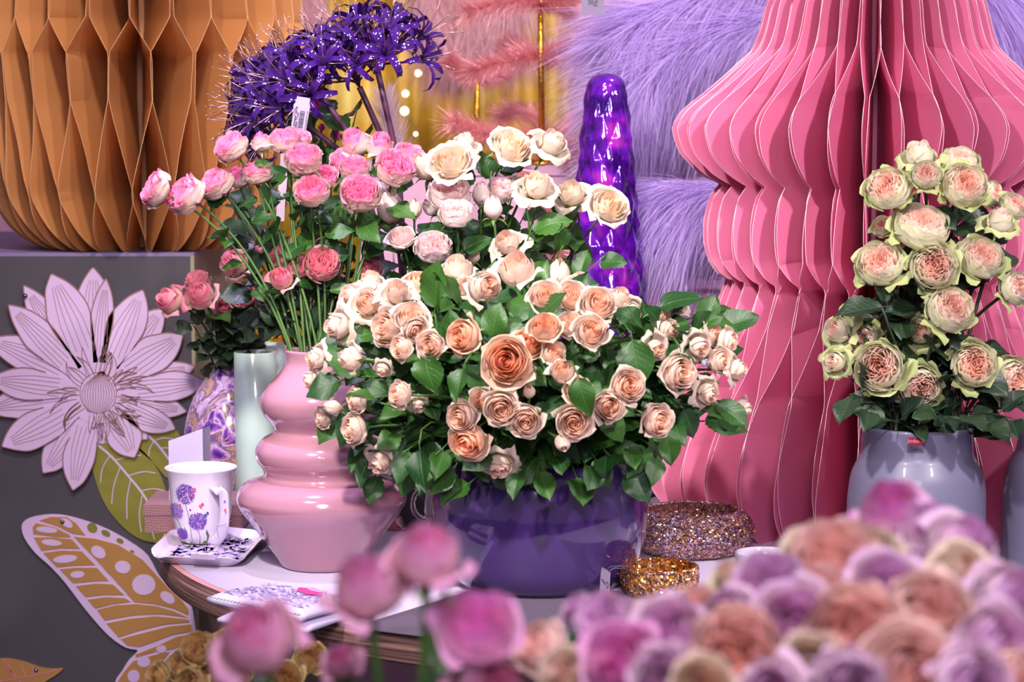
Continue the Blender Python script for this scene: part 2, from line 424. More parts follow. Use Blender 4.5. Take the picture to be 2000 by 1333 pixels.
def basis(y, zhint):
    y = y.normalized(); x = y.cross(zhint)
    if x.length < 1e-3: x = y.cross(Vector((1, .3, .2)))
    x.normalize(); z = x.cross(y)
    return Matrix(((x.x, y.x, z.x), (x.y, y.y, z.y), (x.z, y.z, z.z))).to_4x4()
def add_leaf(parent, pos, d, size, pool, nh=None):
    if nh is None: nh = Vector((random.uniform(-.5, .5), -.8, .9))
    m = Matrix.Translation(pos) @ basis(d, nh) @ Matrix.Diagonal((size, size, size, 1))
    return link('leaf', random.choice(pool), parent, m)
def bez(p0, p1, p2, p3, n):
    return [p0*(1-t)**3 + p1*3*t*(1-t)**2 + p2*3*t*t*(1-t) + p3*t**3 for t in [i/(n-1) for i in range(n)]]

def rose(px, py, w, fx, fy, key, label, cat, D, foot, name='rose', group=None, nleaf=3, dark=False, stem_r=.0021, fz=None, leaf=(.035, .052), reach=.45, calp=False, calx=True, fzk=1., grow=1.):
    n = math.hypot(fx, fy); w = w * grow
    if fz is None: fz = fzk * math.sqrt(max(.08, 1 - n * n))
    ax = Vector((fx, -fz, fy)).normalized()
    kind, bm = random.choice(B[key])
    Rm = {'cup': .86, 'tight': .74, 'bud': .5, 'droop': .95, 'open': .98, 'garden': .80, 'cabbage': 1.06}[kind]
    s = w / (2 * Rm) * D / F
    cen = P(px, py, D); base = cen - ax * (.58 * s)
    foot = Vector(foot)
    root = empty(name, foot, label, cat, group)
    if cat == 'rose': ROSES.append((px, py, label))
    Rt = ax.to_track_quat('Z', 'Y').to_matrix().to_4x4() @ Matrix.Rotation(random.uniform(0, 6.28), 4, 'Z')
    Mb = Matrix.Translation(base) @ Rt @ Matrix.Diagonal((s, s, s, 1))
    link('bloom', bm, root, Mb)
    if calx:
        sc = s * (.9 if kind in ('garden', 'cabbage') else .8)
        link('calyx', random.choice(CALP if calp else CAL), root, Matrix.Translation(base - ax * .01 * s) @ Rt @ Matrix.Diagonal((sc, sc, sc, 1)))
    L = (base - foot).length
    b0 = base - ax * .12 * s
    pts = bez(foot, foot + Vector((0, 0, L * .35)) + (base - foot) * .08, b0 - ax * L * reach * .6, b0, 14)
    mb = MB(); mb.tube(pts, [stem_r * (1.15 - .3 * i / 13) for i in range(14)], 6)
    mb.build('stem', M['darkstem'] if dark else M['stem'], root)
    pool = LEAFD if dark else LEAF
    for k in range(nleaf):
        t = random.uniform(.5, .93); i = int(t * 13); p = pts[i].lerp(pts[i+1], t * 13 - i) if i < 13 else pts[13]
        tn = (pts[min(i+1, 13)] - pts[i-1]).normalized()
        side = tn.cross(Vector((random.uniform(-1, 1), random.uniform(-1, .4), random.uniform(-1, 1)))).normalized()
        d = (side * 1.0 + tn * random.uniform(.2, .8) + Vector((0, -.25, random.uniform(-.3, .25)))).normalized()
        z = random.uniform(*leaf)
        add_leaf(root, p + d * z * .22, d, z, pool)
    return root

ROSES = []; USED = set()
def by_rose(tip, lead):
    v = Vector(tip) - CAM; x = W / 2 + F * v.x / v.dot(FW); y = H / 2 - F * v.dot(UP) / v.dot(FW)
    for _, lab in sorted((math.hypot(x - a, y - b), l) for a, b, l in ROSES):
        if (lead, lab) in USED: continue
        USED.add((lead, lab)); w = lead.split() + 'by the'.split(); out = w + lab.split()
        if len(out) > 16: out = w + lab.split(',')[0].split()
        if len(out) > 16 or ' '.join(out) in USED: continue
        USED.add(' '.join(out)); return ' '.join(out)
    return lead
def sprig(foot, tip, nl, pool, label, group, size=(.035, .055), dark=False, name='leafy_branch', sag=0.):
    foot, tip = Vector(foot), Vector(tip)
    root = empty(name, foot, by_rose(tip, label), 'foliage', group)
    L = (tip - foot).length
    pts = bez(foot, foot + Vector((0, 0, L * .4)), tip - (tip - foot) * .3 + Vector((0, 0, L * .12 + sag)), tip, 10)
    mb = MB(); mb.tube(pts, [.0018 * (1.2 - .7 * i / 9) for i in range(10)], 5); mb.build('stem', M['darkstem'] if dark else M['stem'], root)
    for k in range(nl):
        t = .42 + .58 * (k + .5) / nl; i = min(8, int(t * 9)); p = pts[i].lerp(pts[i+1], t * 9 - i)
        tn = (pts[i+1] - pts[i]).normalized()
        side = tn.cross(Vector((random.uniform(-1, 1), random.uniform(-1, 1), random.uniform(-1, 1)))).normalized()
        d = (side * (1 - .7 * (k == nl - 1)) + tn * random.uniform(.3, .9) + Vector((0, -.2, -.15))).normalized()
        z = random.uniform(*size); add_leaf(root, p + d * z * .2, d, z, pool)
    return root
# ------------------------------------------------------------------ more materials
M['dark_panel'] = mat('dark_grey_panel', s2l((66, 62, 70)), .55, bump=(3, .1, .01))
M['lilac_board'] = mat('lilac_board', s2l((196, 170, 206)), .5)
M['engrave'] = mat('bronze_engraving', s2l((150, 112, 108)), .4, metal=.3)
M['gold_mirror'] = mat('gold_mirror_sheet', s2l((214, 160, 96)), .28, metal=.55, bump=(1.3, .25, .03))
M['green_gold'] = mat('green_gold_sheet', s2l((168, 164, 76)), .25, metal=.6, bump=(4, .5, .02))
M['steel'] = mat('screw_steel', s2l((120, 120, 150)), .3, metal=1)
M['white_gloss'] = mat('white_porcelain', s2l((220, 208, 226)), .12, coat=.6)
M['card'] = mat('lilac_white_card', s2l((214, 200, 236)), .5)
M['purple_glass'] = mat('purple_cased_glass', s2l((62, 40, 98)), .12, coat=.9, spec=.5)
M['mint'] = mat('mint_frosted_glass', s2l((202, 226, 216)), .18, coat=.6, trans=.12)
M['grey_glass'] = mat('grey_satin_glass', s2l((102, 99, 122)), .42, coat=.08)
M['glass'] = mat('clear_glass', (1, 1, 1), .02, trans=1.0, ior=1.45)
M['tubeplum'] = mat('plum_plastic_stem', s2l((84, 44, 72)), .45)
M['plum_petal'] = mat('violet_lacquer_petal', s2l((54, 14, 100)), .12, coat=1.0, transl=.1, bump=(50, .5, .002))
M['stamen'] = mat('rose_gold_stamen', s2l((190, 150, 150)), .25, metal=.8)
M['label_paper'] = mat('label_paper', s2l((160, 144, 172)), .6)
M['ink'] = mat('dark_ink', s2l((44, 36, 60)), .6)
M['grey_tag'] = mat('grey_plastic_tag', s2l((128, 116, 142)), .4)
M['red'] = mat('red_label', s2l((150, 10, 50)), .4)
M['greyink'] = mat('grey_label', s2l((72, 66, 84)), .4)
M['pinkink'] = mat('pink_print', s2l((200, 110, 140)), .5)
M['greentag'] = mat('lime_print', s2l((130, 150, 20)), .5)
M['darkgreen'] = mat('bottle_green_print', s2l((20, 64, 50)), .5)
M['violetstrand'] = mat('violet_feather_strand', s2l((216, 190, 242)), .5, transl=.3, var=.06)
M['lilacstrand'] = mat('pink_lilac_feather_strand', s2l((214, 160, 216)), .5, transl=.3, var=.06)
M['blushstrand'] = mat('blush_feather_strand', s2l((226, 182, 186)), .55, transl=.3, var=.06)
M['whitestrand'] = mat('white_feather_strand', s2l((232, 210, 222)), .55, transl=.3)
M['tinsel'] = mat('rose_gold_tinsel', s2l((238, 164, 166)), .3, metal=.25, transl=.15)
M['gold_pole'] = mat('gold_foil_pole', s2l((214, 160, 50)), .22, metal=.9, bump=(160, .8, .002))
M['pale_pink'] = mat('pale_pink_board', s2l((206, 162, 190)), .6)
M['glassp'] = mat('violet_mirror_glass', s2l((120, 30, 190)), .07, metal=.45, coat=1.0)
_n = M['glassp'].node_tree.nodes; _L = M['glassp'].node_tree.links
_tc = _n.new('ShaderNodeTexCoord'); _nz = _n.new('ShaderNodeTexNoise'); _nz.inputs['Scale'].default_value = 20; _nz.inputs['Detail'].default_value = 3; _cr = _n.new('ShaderNodeValToRGB')
_L.new(_tc.outputs['Object'], _nz.inputs['Vector']); _L.new(_nz.outputs['Fac'], _cr.inputs[0]); _L.new(_cr.outputs[0], _n['Principled BSDF'].inputs['Base Color'])
_cr.color_ramp.elements[0].position = .38; _cr.color_ramp.elements[0].color = rgba((58, 10, 120)); _cr.color_ramp.elements[1].position = .64; _cr.color_ramp.elements[1].color = rgba((186, 50, 196)); _q = _cr.color_ramp.elements.new(.52); _q.color = rgba((112, 22, 190))
M['bulb'] = mat('warm_fairy_bulb', s2l((255, 220, 140)), .4, emit=((1.0, .78, .38), 14))
M['wire'] = mat('thin_gold_wire', s2l((150, 120, 60)), .4, metal=.6)
M['floor'] = mat('dark_shop_floor', s2l((62, 54, 62)), .4, bump=(8, .1, .01))
M['bucket'] = mat('dark_florist_bucket', s2l((46, 44, 50)), .5)
M['olive'] = mat('olive_grey_leg', s2l((92, 92, 84)), .6)

def gradient_wood():
    m = bpy.data.materials.new('plywood_edge'); m.use_nodes = True; nt = m.node_tree; n = nt.nodes; L = nt.links; b = n['Principled BSDF']
    tc = n.new('ShaderNodeTexCoord'); mp = n.new('ShaderNodeMapping'); mp.inputs['Scale'].default_value = (2.2, 2.2, 150); L.new(tc.outputs['Object'], mp.inputs[0])
    nz = n.new('ShaderNodeTexNoise'); nz.inputs['Scale'].default_value = 1.6; nz.inputs['Detail'].default_value = 5; L.new(mp.outputs[0], nz.inputs['Vector'])
    cr = n.new('ShaderNodeValToRGB'); L.new(nz.outputs['Fac'], cr.inputs[0]); e = cr.color_ramp.elements
    e[0].position = .35; e[0].color = rgba((70, 46, 44)); e[1].position = .68; e[1].color = rgba((168, 128, 116))
    q = e.new(.5); q.color = rgba((118, 84, 78))
    L.new(cr.outputs[0], b.inputs['Base Color']); b.inputs['Roughness'].default_value = .55
    bp = n.new('ShaderNodeBump'); bp.inputs['Strength'].default_value = .5; bp.inputs['Distance'].default_value = .002; L.new(nz.outputs['Fac'], bp.inputs['Height']); L.new(bp.outputs[0], b.inputs['Normal'])
    return m
M['ply'] = gradient_wood()
def glitter(name, cols, scale, rough=.22):
    m = bpy.data.materials.new(name); m.use_nodes = True; nt = m.node_tree; n = nt.nodes; L = nt.links; b = n['Principled BSDF']
    tc = n.new('ShaderNodeTexCoord'); vo = n.new('ShaderNodeTexVoronoi'); vo.inputs['Scale'].default_value = scale; L.new(tc.outputs['Object'], vo.inputs['Vector'])
    sp = n.new('ShaderNodeSeparateColor'); L.new(vo.outputs['Color'], sp.inputs[0])
    cr = n.new('ShaderNodeValToRGB'); cr.color_ramp.interpolation = 'CONSTANT'; L.new(sp.outputs[0], cr.inputs[0])
    e = cr.color_ramp.elements; e[0].color = rgba(cols[0]); e[0].position = 0; e[1].position = 1 / len(cols); e[1].color = rgba(cols[1])
    for i in range(2, len(cols)): q = e.new(i / len(cols)); q.color = rgba(cols[i])
    L.new(cr.outputs[0], b.inputs['Base Color']); b.inputs['Metallic'].default_value = .85; b.inputs['Roughness'].default_value = rough
    ge = n.new('ShaderNodeNewGeometry'); sb = n.new('ShaderNodeVectorMath'); sb.operation = 'SUBTRACT'; L.new(vo.outputs['Color'], sb.inputs[0]); sb.inputs[1].default_value = (.5, .5, .5)
    ml = n.new('ShaderNodeVectorMath'); ml.operation = 'SCALE'; ml.inputs['Scale'].default_value = 1.5; L.new(sb.outputs[0], ml.inputs[0])
    ad = n.new('ShaderNodeVectorMath'); ad.operation = 'ADD'; L.new(ge.outputs['Normal'], ad.inputs[0]); L.new(ml.outputs[0], ad.inputs[1])
    nm = n.new('ShaderNodeVectorMath'); nm.operation = 'NORMALIZE'; L.new(ad.outputs[0], nm.inputs[0]); L.new(nm.outputs[0], b.inputs['Normal'])
    return m
M['glit_mix'] = glitter('mixed_copper_glitter', [(216, 160, 106), (180, 140, 180), (232, 180, 130), (90, 80, 110), (246, 224, 236), (206, 136, 86), (200, 180, 216), (160, 110, 80)], 420, .3)
M['glit_gold'] = glitter('amber_gold_glitter', [(240, 170, 70), (220, 130, 40), (255, 205, 120), (120, 110, 110), (236, 214, 200), (232, 150, 50), (250, 180, 90), (170, 100, 50)], 360)
def paper_mat(name, col, deep, transl=.30):
    m = bpy.data.materials.new(name); m.use_nodes = True; nt = m.node_tree; n = nt.nodes; L = nt.links; b = n['Principled BSDF']; out = n['Material Output']
    tc = n.new('ShaderNodeTexCoord'); nz = n.new('ShaderNodeTexNoise'); nz.inputs['Scale'].default_value = 2.5; L.new(tc.outputs['Object'], nz.inputs['Vector'])
    mx = n.new('ShaderNodeMix'); mx.data_type = 'RGBA'; L.new(nz.outputs['Fac'], mx.inputs[0]); mx.inputs[6].default_value = rgba(deep); mx.inputs[7].default_value = rgba(col)
    L.new(mx.outputs[2], b.inputs['Base Color']); b.inputs['Roughness'].default_value = .5
    t = n.new('ShaderNodeBsdfTranslucent'); L.new(mx.outputs[2], t.inputs[0]); ms = n.new('ShaderNodeMixShader'); ms.inputs[0].default_value = transl
    L.new(b.outputs[0], ms.inputs[1]); L.new(t.outputs[0], ms.inputs[2]); L.new(ms.outputs[0], out.inputs[0]); return m
M['paper_orange'] = paper_mat('apricot_card', (212, 152, 94), (202, 138, 82))
M['paper_pink'] = paper_mat('rose_pink_card', (230, 134, 172), (222, 110, 154))
M['paper_edge'] = mat('pale_cut_edge', s2l((246, 206, 214)), .5)
M['orange_edge'] = mat('pale_apricot_edge', s2l((240, 190, 140)), .5)

# ------------------------------------------------------------------ the shop: floor, walls, ceiling
def struct(name, mb, m): o = mb.build(name, m, None, False); o['kind'] = 'structure'; return o
mb = MB(); mb.box((-6, -2.5, -.1), (6, 9, 0)); struct('floor', mb, M['floor'])
wm = bpy.data.materials.new('pink_lilac_wall'); wm.use_nodes = True
_n = wm.node_tree.nodes; _L = wm.node_tree.links
_tc = _n.new('ShaderNodeTexCoord'); _nz = _n.new('ShaderNodeTexNoise'); _nz.inputs['Scale'].default_value = 1.5; _cr = _n.new('ShaderNodeValToRGB')
_L.new(_tc.outputs['Object'], _nz.inputs['Vector']); _L.new(_nz.outputs['Fac'], _cr.inputs[0]); _L.new(_cr.outputs[0], _n['Principled BSDF'].inputs['Base Color'])
_cr.color_ramp.elements[0].color = rgba((206, 140, 190)); _cr.color_ramp.elements[0].position = .35
_cr.color_ramp.elements[1].color = rgba((226, 168, 200)); _cr.color_ramp.elements[1].position = .65
_n['Principled BSDF'].inputs['Roughness'].default_value = .7
mb = MB(); mb.box((-6, 7.2, 0), (6, 7.35, 3.6)); struct('wall_back', mb, wm)
# gold foil curtain
gm = bpy.data.materials.new('gold_foil_curtain'); gm.use_nodes = True; _n = gm.node_tree.nodes; _L = gm.node_tree.links; _b = _n['Principled BSDF']
_tc = _n.new('ShaderNodeTexCoord'); _mp = _n.new('ShaderNodeMapping'); _mp.inputs['Scale'].default_value = (2.4, 1, 1.8); _nz = _n.new('ShaderNodeTexNoise'); _nz.inputs['Scale'].default_value = 2.4; _nz.inputs['Detail'].default_value = 6
_cr = _n.new('ShaderNodeValToRGB'); _L.new(_tc.outputs['Object'], _mp.inputs[0]); _L.new(_mp.outputs[0], _nz.inputs['Vector']); _L.new(_nz.outputs['Fac'], _cr.inputs[0]); _L.new(_cr.outputs[0], _b.inputs['Base Color'])
_e = _cr.color_ramp.elements; _e[0].position = .32; _e[0].color = rgba((150, 112, 30)); _e[1].position = .72; _e[1].color = rgba((236, 214, 120)); _q = _e.new(.52); _q.color = rgba((196, 156, 40))
_b.inputs['Metallic'].default_value = .15; _b.inputs['Roughness'].default_value = .55
_bp = _n.new('ShaderNodeBump'); _bp.inputs['Strength'].default_value = .6; _bp.inputs['Distance'].default_value = .03; _L.new(_nz.outputs['Fac'], _bp.inputs['Height']); _L.new(_bp.outputs[0], _b.inputs['Normal'])
NX = 160; V = []; Fc = []
for i in range(NX + 1):
    x = -1.05 + 1.62 * i / NX
    for z in (0.0, 1.2, 2.4): V.append((x, 6.3 + .05 * math.sin(i * .31) + .012 * math.sin(i * 1.1), z))
for i in range(NX):
    for j in range(2): Fc.append((i*3+j, i*3+3+j, i*3+4+j, i*3+1+j))
o = link('foil_curtain', mesh('foil_curtain', V, Fc, gm)); tag(o, 'shimmering gold foil curtain hanging behind the rose gold tinsel tree', 'curtain')
sol = o.modifiers.new('thick', 'SOLIDIFY'); sol.thickness = .004

# fairy lights in front of the curtain
fp = [(760, 20), (775, 70), (768, 120), (817, 143), (800, 165), (792, 183), (790, 217), (812, 250), (835, 300), (905, 330), (940, 290), (1010, 210), (1110, 190), (1130, 260)]
t_ = empty('fairy_lights', P(817, 143, 6.15), 'string of tiny warm fairy lights glowing before the gold foil curtain', 'lights')
pts = [Vector((P(760, 0, 6.2).x, 6.24, 2.4)), P(758, -60, 6.2)] + [P(x, y, 6.15) for x, y in fp]; mb = MB(); mb.tube(pts, .0015, 4); mb.build('wire', M['wire'], t_)
for (x, y, r) in ((817, 143, .008), (792, 183, .0075), (790, 217, .010), (768, 120, .004), (812, 262, .004), (905, 332, .006)):
    mb = MB(); mb.lathe([(.0003, -r), (r*.7, -r*.7), (r, 0), (r*.7, r*.7), (.0003, r)], 10); mb.build('bulb', M['bulb'], t_, M=Matrix.Translation(P(x, y, 6.14)))

# ------------------------------------------------------------------ round table
tc_ = Vector((.29, 3.55, 0)); R_ = .83
t_ = empty('round_table', tc_, 'round display table with white top and layered plywood edge', 'table')
mb = MB(); mb.lathe([(.0005, .708), (R_ - .004, .708), (R_, .712), (R_, .7462), (R_ - .004, .7478), (.0005, .7478)], 160, tc_); mb.build('table_rim', M['ply'], t_)
M['tabletop'] = mat('white_laminate', s2l((206, 192, 218)), .3, coat=.1)
mb = MB(); mb.lathe([(.0005, .748), (R_ - .012, .748), (R_ - .010, .750), (.0005, .750)], 160, tc_)
mb.build('table_top', M['tabletop'], t_)
M['rimline'] = mat('pink_bronze_band', s2l((190, 130, 130)), .4)
mb = MB(); mb.lathe([(R_ - .011, .7479), (R_ - .001, .7479), (R_ - .001, .7488), (R_ - .010, .7495), (R_ - .011, .7479)], 160, tc_); mb.build('edge_band', M['rimline'], t_)
for (x, y) in ((-.42, 3.38), (.9, 3.2), (.3, 4.2), (.32, 3.05)):
    mb = MB(); mb.box((x, y, 0), (x + .075, y + .075, .708)); mb.build('leg', M['olive'], t_, False)

# ------------------------------------------------------------------ plinth with cut-out flower, leaves and butterfly
PD = 3.9
zt = zat(494, PD); xr = xat(381, PD)
M['plinth_top'] = mat('lavender_plinth_top', s2l((120, 108, 146)), .5)
M['olive_side'] = mat('pale_olive_side', s2l((142, 134, 110)), .55)
t_ = empty('display_plinth', (xr - .45, PD + .35, 0), 'dark grey display plinth carrying the orange paper lantern', 'plinth')
mb = MB(); mb.box((xr - .95, PD, 0), (xr - .006, PD + .7, zt - .006)); mb.build('body', M['dark_panel'], t_, False)
mb = MB(); mb.box((xr - .95, PD, zt - .006), (xr, PD + .7, zt)); mb.build('top_panel', M['plinth_top'], t_, False)
mb = MB(); mb.box((xr - .006, PD, 0), (xr, PD + .7, zt - .006)); mb.build('side_panel', M['olive_side'], t_, False)

def plate(px, D, th, m, name, parent, back=0.0):
    # outline given where it stands on the plinth's front, cut from board th thick
    pts = [P(x, y, D) for x, y in px]
    pts = [Vector((p.x, D, p.z)) for p in pts]
    tr = tessellate_polygon([pts]); n = len(pts)
    V = pts + [p + Vector((0, th, 0)) for p in pts]
    Fc = [tuple(t) for t in tr] + [tuple(i + n for i in t[::-1]) for t in tr] + [(i, (i+1) % n, (i+1) % n + n, i + n) for i in range(n)]
    return link(name, mesh(name, V, Fc, m, False), parent)
def ribbons(lines, D, wpx, m, name, parent, th=.0008):
    mb = MB()
    for ln in lines:
        q = [P(x, y, D) for x, y in ln]; q = [Vector((p.x, D, p.z)) for p in q]; n = len(q); V = []
        hw = wpx / 2 * D / F
        for i, p in enumerate(q):
            tn = (q[min(i+1, n-1)] - q[max(i-1, 0)]); tn.normalize(); nn = Vector((-tn.z, 0, tn.x)) * hw
            V += [p - nn, p + nn, p + nn + Vector((0, th, 0)), p - nn + Vector((0, th, 0))]
        Fc = []
        for i in range(n - 1):
            a, b2 = 4*i, 4*i+4
            Fc += [(a, a+1, b2+1, b2), (a+1, a+2, b2+2, b2+1), (a+2, a+3, b2+3, b2+2), (a+3, a, b2, b2+3)]
        mb.add(V, Fc)
    return mb.build(name, m, parent, False)
def smooth2(pts, k=5, closed=True):
    n = len(pts); out = []
    for i in range(n if closed else n - 1):
        p = [pts[(i + a) % n] if closed else pts[min(max(i + a, 0), n - 1)] for a in (-1, 0, 1, 2)]
        for j in range(k):
            t = j / k
            out.append(tuple(.5*((2*p[1][a]) + (-p[0][a]+p[2][a])*t + (2*p[0][a]-5*p[1][a]+4*p[2][a]-p[3][a])*t*t + (-p[0][a]+3*p[1][a]-3*p[2][a]+p[3][a])*t**3) for a in (0, 1)))
    if not closed: out.append(pts[-1])
    return out
# flower
random.seed(3)
fc = (192, 768)
fl = empty('flower_cutout', (P(*fc, PD).x, PD - .012, P(*fc, PD).z), 'large lilac many-petalled flower cut-out with engraved lines on the dark plinth', 'wall decoration')
tips = [((182, 523), 76, 0), ((207, 545), 44, 1), ((100, 536), 84, 1), ((47, 558), 56, 0), ((17, 596), 62, 1), ((-22, 664), 66, 0), ((-20, 742), 62, 1), ((-22, 800), 66, 0), ((4, 872), 74, 1),
        ((84, 924), 66, 0), ((143, 958), 64, 1), ((262, 894), 70, 1), ((288, 858), 50, 0), ((342, 838), 52, 1), ((364, 804), 46, 0), ((403, 746), 58, 1), ((380, 716), 54, 0), ((356, 655), 72, 1), ((320, 602), 66, 0), ((279, 567), 74, 1)]
eng = []; vein = []
for (tx, ty), w, lay in tips:
    dx, dy = tx - fc[0], ty - fc[1]; L = math.hypot(dx, dy); ux, uy = dx / L, dy / L; nx, ny = -uy, ux
    def pt(t, s): return (fc[0] + ux * L * t + nx * s * w, fc[1] + uy * L * t + ny * s * w)
    bend = random.uniform(-.12, .12)
    prof = [(0, .12), (.3, .28), (.5, .42), (.66, .50), (.80, .42), (.90, .27), (.97, .10)]
    A = [pt(t, s + bend * math.sin(t * 3.1)) for t, s in prof]; Bq = [pt(t, -s * random.uniform(.92, 1.05) + bend * math.sin(t * 3.1)) for t, s in prof]
    outl = A + [pt(1, bend * .1)] + Bq[::-1]
    osm = smooth2(outl, 3)
    plate(osm, PD - .008 - .003 * lay, .0032, M['lilac_board'], 'petal', fl)
    e = smooth2(A[2:] + [pt(1, bend * .1)] + Bq[:1:-1], 3, False)
    ribbons([e], PD - .0088 - .003 * lay, 2.2, M['engrave'], 'engraved_outline', fl)
    for s in (-.33, -.17, 0, .17, .33):
        vein.append(([pt(t, s * math.sin(min(1, (1.04 - t) * 2.3)) + bend * math.sin(t * 3.1)) for t in (.36, .48, .6, .72, .82, .90)], lay))
for lay in (0, 1): ribbons([v for v, l in vein if l == lay], PD - .0086 - .003 * lay, .9, M['engrave'], 'petal_veins', fl)
plate([(fc[0] + 62 * math.cos(k / 24 * 6.283), fc[1] + 60 * math.sin(k / 24 * 6.283)) for k in range(24)], PD - .0118, .0009, M['lilac_board'], 'flower_disc', fl)
plate([(fc[0] + 100 * math.cos(k / 24 * 6.283), fc[1] + 100 * math.sin(k / 24 * 6.283)) for k in range(24)], PD - .0055, .0025, M['lilac_board'], 'flower_backing', fl)
sl = []
for k in range(44):
    a = random.uniform(0, 6.28); r0 = random.uniform(34, 48); r1 = r0 + random.uniform(28, 62); sw = random.uniform(4, 7); b_ = random.uniform(-.35, .35)
    c1, c2 = [], []
    for j in range(6):
        t = j / 5; r = lerp(r0, r1, t); q = a + b_ * t * t
        for c, sg in ((c1, 1), (c2, -1)): c.append((fc[0] + r * math.cos(q) + sg * -math.sin(q) * sw * (1 - t) ** .5, fc[1] + 4 + r * .92 * math.sin(q) + sg * math.cos(q) * sw * (1 - t) ** .5))
    sl.append(c1 + c2[::-1])
for k in range(13):
    a = -math.pi / 2 + (k - 6) * .16; s = (k - 6) / 6
    sl.append([(fc[0] + 8 + s * 3, fc[1] - 42), (fc[0] + s * 26, fc[1] - 16), (fc[0] + s * 32, fc[1] + 8), (fc[0] + s * 16 - 4, fc[1] + 38)])
sl.append([(fc[0] + 36 * math.cos(a_ / 16 * 6.283), fc[1] + 40 * math.sin(a_ / 16 * 6.283)) for a_ in range(17)])
ribbons([smooth2(s, 2, False) for s in sl], PD - .0126, 1.3, M['engrave'], 'stamen_engraving', fl)
mb = MB(); mb.lathe([(.0002, -.004), (.003, -.003), (.004, 0)], 12); mb.build('screw', M['steel'], fl, M=Matrix.Translation((P(52, 577, PD).x, PD - .0115, P(52, 577, PD).z)) @ Matrix.Rotation(math.radians(-90), 4, 'X'))

# leaf cut-outs
def leafcut(outline, mid, sides, label):
    c = P(*mid[0], PD); r = empty('leaf_cutout', (c.x, PD - .003, c.z), label, 'wall decoration')
    plate(smooth2(outline, 4), PD - .004, .0035, M['green_gold'], 'leaf_panel', r)
    ribbons([smooth2(mid, 4, False)], PD - .0048, 4, M['lilac_board'], 'midrib', r)
    ribbons([smooth2(s, 3, False) for s in sides], PD - .0047, 1.8, M['lilac_board'], 'veins', r)
leafcut([(176, 866), (184, 930), (205, 985), (235, 1025), (270, 1052), (300, 1060), (330, 1062), (332, 1000), (318, 940), (296, 900), (262, 868), (220, 850)],
        [(180, 862), (215, 890), (250, 930), (285, 975), (318, 1040)],
        [[(215, 890), (200, 915), (196, 945)], [(235, 912), (222, 950), (218, 985)], [(255, 938), (248, 975), (248, 1015)], [(278, 966), (272, 1005), (276, 1040)], [(298, 996), (296, 1030), (302, 1055)],
         [(225, 900), (252, 892), (275, 890)], [(250, 930), (280, 922), (304, 925)], [(275, 960), (300, 955), (322, 960)]], 'green gold leaf cut-out hanging below the lilac flower')
leafcut([(262, 866), (300, 845), (340, 838), (356, 868), (352, 905), (330, 935), (300, 905)], [(288, 850), (310, 872), (335, 905)],
        [[(300, 862), (318, 856), (338, 858)], [(312, 876), (330, 876), (346, 884)], [(300, 862), (292, 878), (290, 892)]], 'short green gold leaf cut-out behind the white card')
# butterfly
def bz(pts): return [(x / 3.775, 980 + y / 3.775) for x, y in pts]
bf = empty('butterfly_cutout', (P(220, 1160, PD).x, PD - .01, P(220, 1160, PD).z), 'lilac framed butterfly wing cut-out with gold mirrored cells on the plinth', 'wall decoration')
wing = [(160,180),(200,130),(300,103),(440,97),(620,140),(800,210),(960,300),(1090,400),(1180,560),(1300,680),(1400,750),(1432,860),(1450,1010),(1450,1150),(1400,1333),(1300,1480),(1050,1500),(900,1420),(850,1333),(900,1250),(950,1170),(1015,1100),(930,1080),(800,990),(640,810),(480,600),(370,480),(260,380),(180,270)]
plate(smooth2(bz(wing), 3), PD - .007, .004, M['lilac_board'], 'wing_panel', bf)
cells = [[(290,140),(370,115),(490,115),(560,160),(630,250),(530,235),(420,180)],[(245,240),(240,190),(265,160),(400,190),(510,245),(520,265),(400,260)],
 [(250,265),(390,266),(530,280),(590,350),(450,345),(305,365)],[(320,380),(450,362),(600,368),(700,468),(560,472),(420,485)],[(440,500),(560,490),(715,490),(800,585),(700,588),(540,603)],
 [(560,625),(700,606),(830,612),(915,690),(760,690),(630,705)],[(645,725),(780,706),(920,714),(965,740),(820,760),(700,790)],
 [(545,260),(700,275),(870,320),(1050,430),(1150,540),(1250,650),(1340,730),(1390,800),(1390,838),(1280,790),(1130,755),(990,743),(900,640),(700,420)],
 [(715,800),(850,767),(1000,757),(1150,772),(1280,810),(1380,855),(1200,832),(1000,838),(770,878)],[(785,900),(950,866),(1150,847),(1390,872),(1395,890),(1200,910),(1000,960),(875,1003)],
 [(890,1015),(1050,972),(1250,922),(1410,907),(1415,958),(1280,980),(1150,1030),(1030,1073),(940,1063)],[(1000,1130),(1150,1070),(1300,1000),(1415,978),(1400,1040),(1280,1088),(1150,1108),(1000,1150)],
 [(980,1180),(1150,1130),(1250,1112),(1150,1230),(1050,1345),(930,1400),(865,1333),(920,1250)],[(1290,1105),(1400,1055),(1330,1190),(1200,1345),(1090,1360),(1180,1225)],[(1425,985),(1440,1100),(1380,1250),(1240,1380),(1350,1200),(1415,1070)]]
for c in cells: plate(bz(c), PD - .0085, .0015, M['gold_mirror'], 'wing_cell', bf)
ov = [(345,210,80,22,.1),(380,305,75,22,.1),(480,425,88,28,-.1),(570,540,52,25,-.05),(725,375,58,40,.6),(905,485,58,46,.2),(1060,615,86,76,0),(1235,710,60,36,.6),(490,160,50,26,.6),(1060,1185,48,38,0),(1190,1090,38,28,0),(985,1290,45,45,0),(1100,1285,30,32,0),(1170,1205,22,24,0)]
def oval(cx, cy, a, b, q): return bz([(cx + a*math.cos(k/20*6.283)*math.cos(q) - b*math.sin(k/20*6.283)*math.sin(q), cy + a*math.cos(k/20*6.283)*math.sin(q) + b*math.sin(k/20*6.283)*math.cos(q)) for k in range(20)])
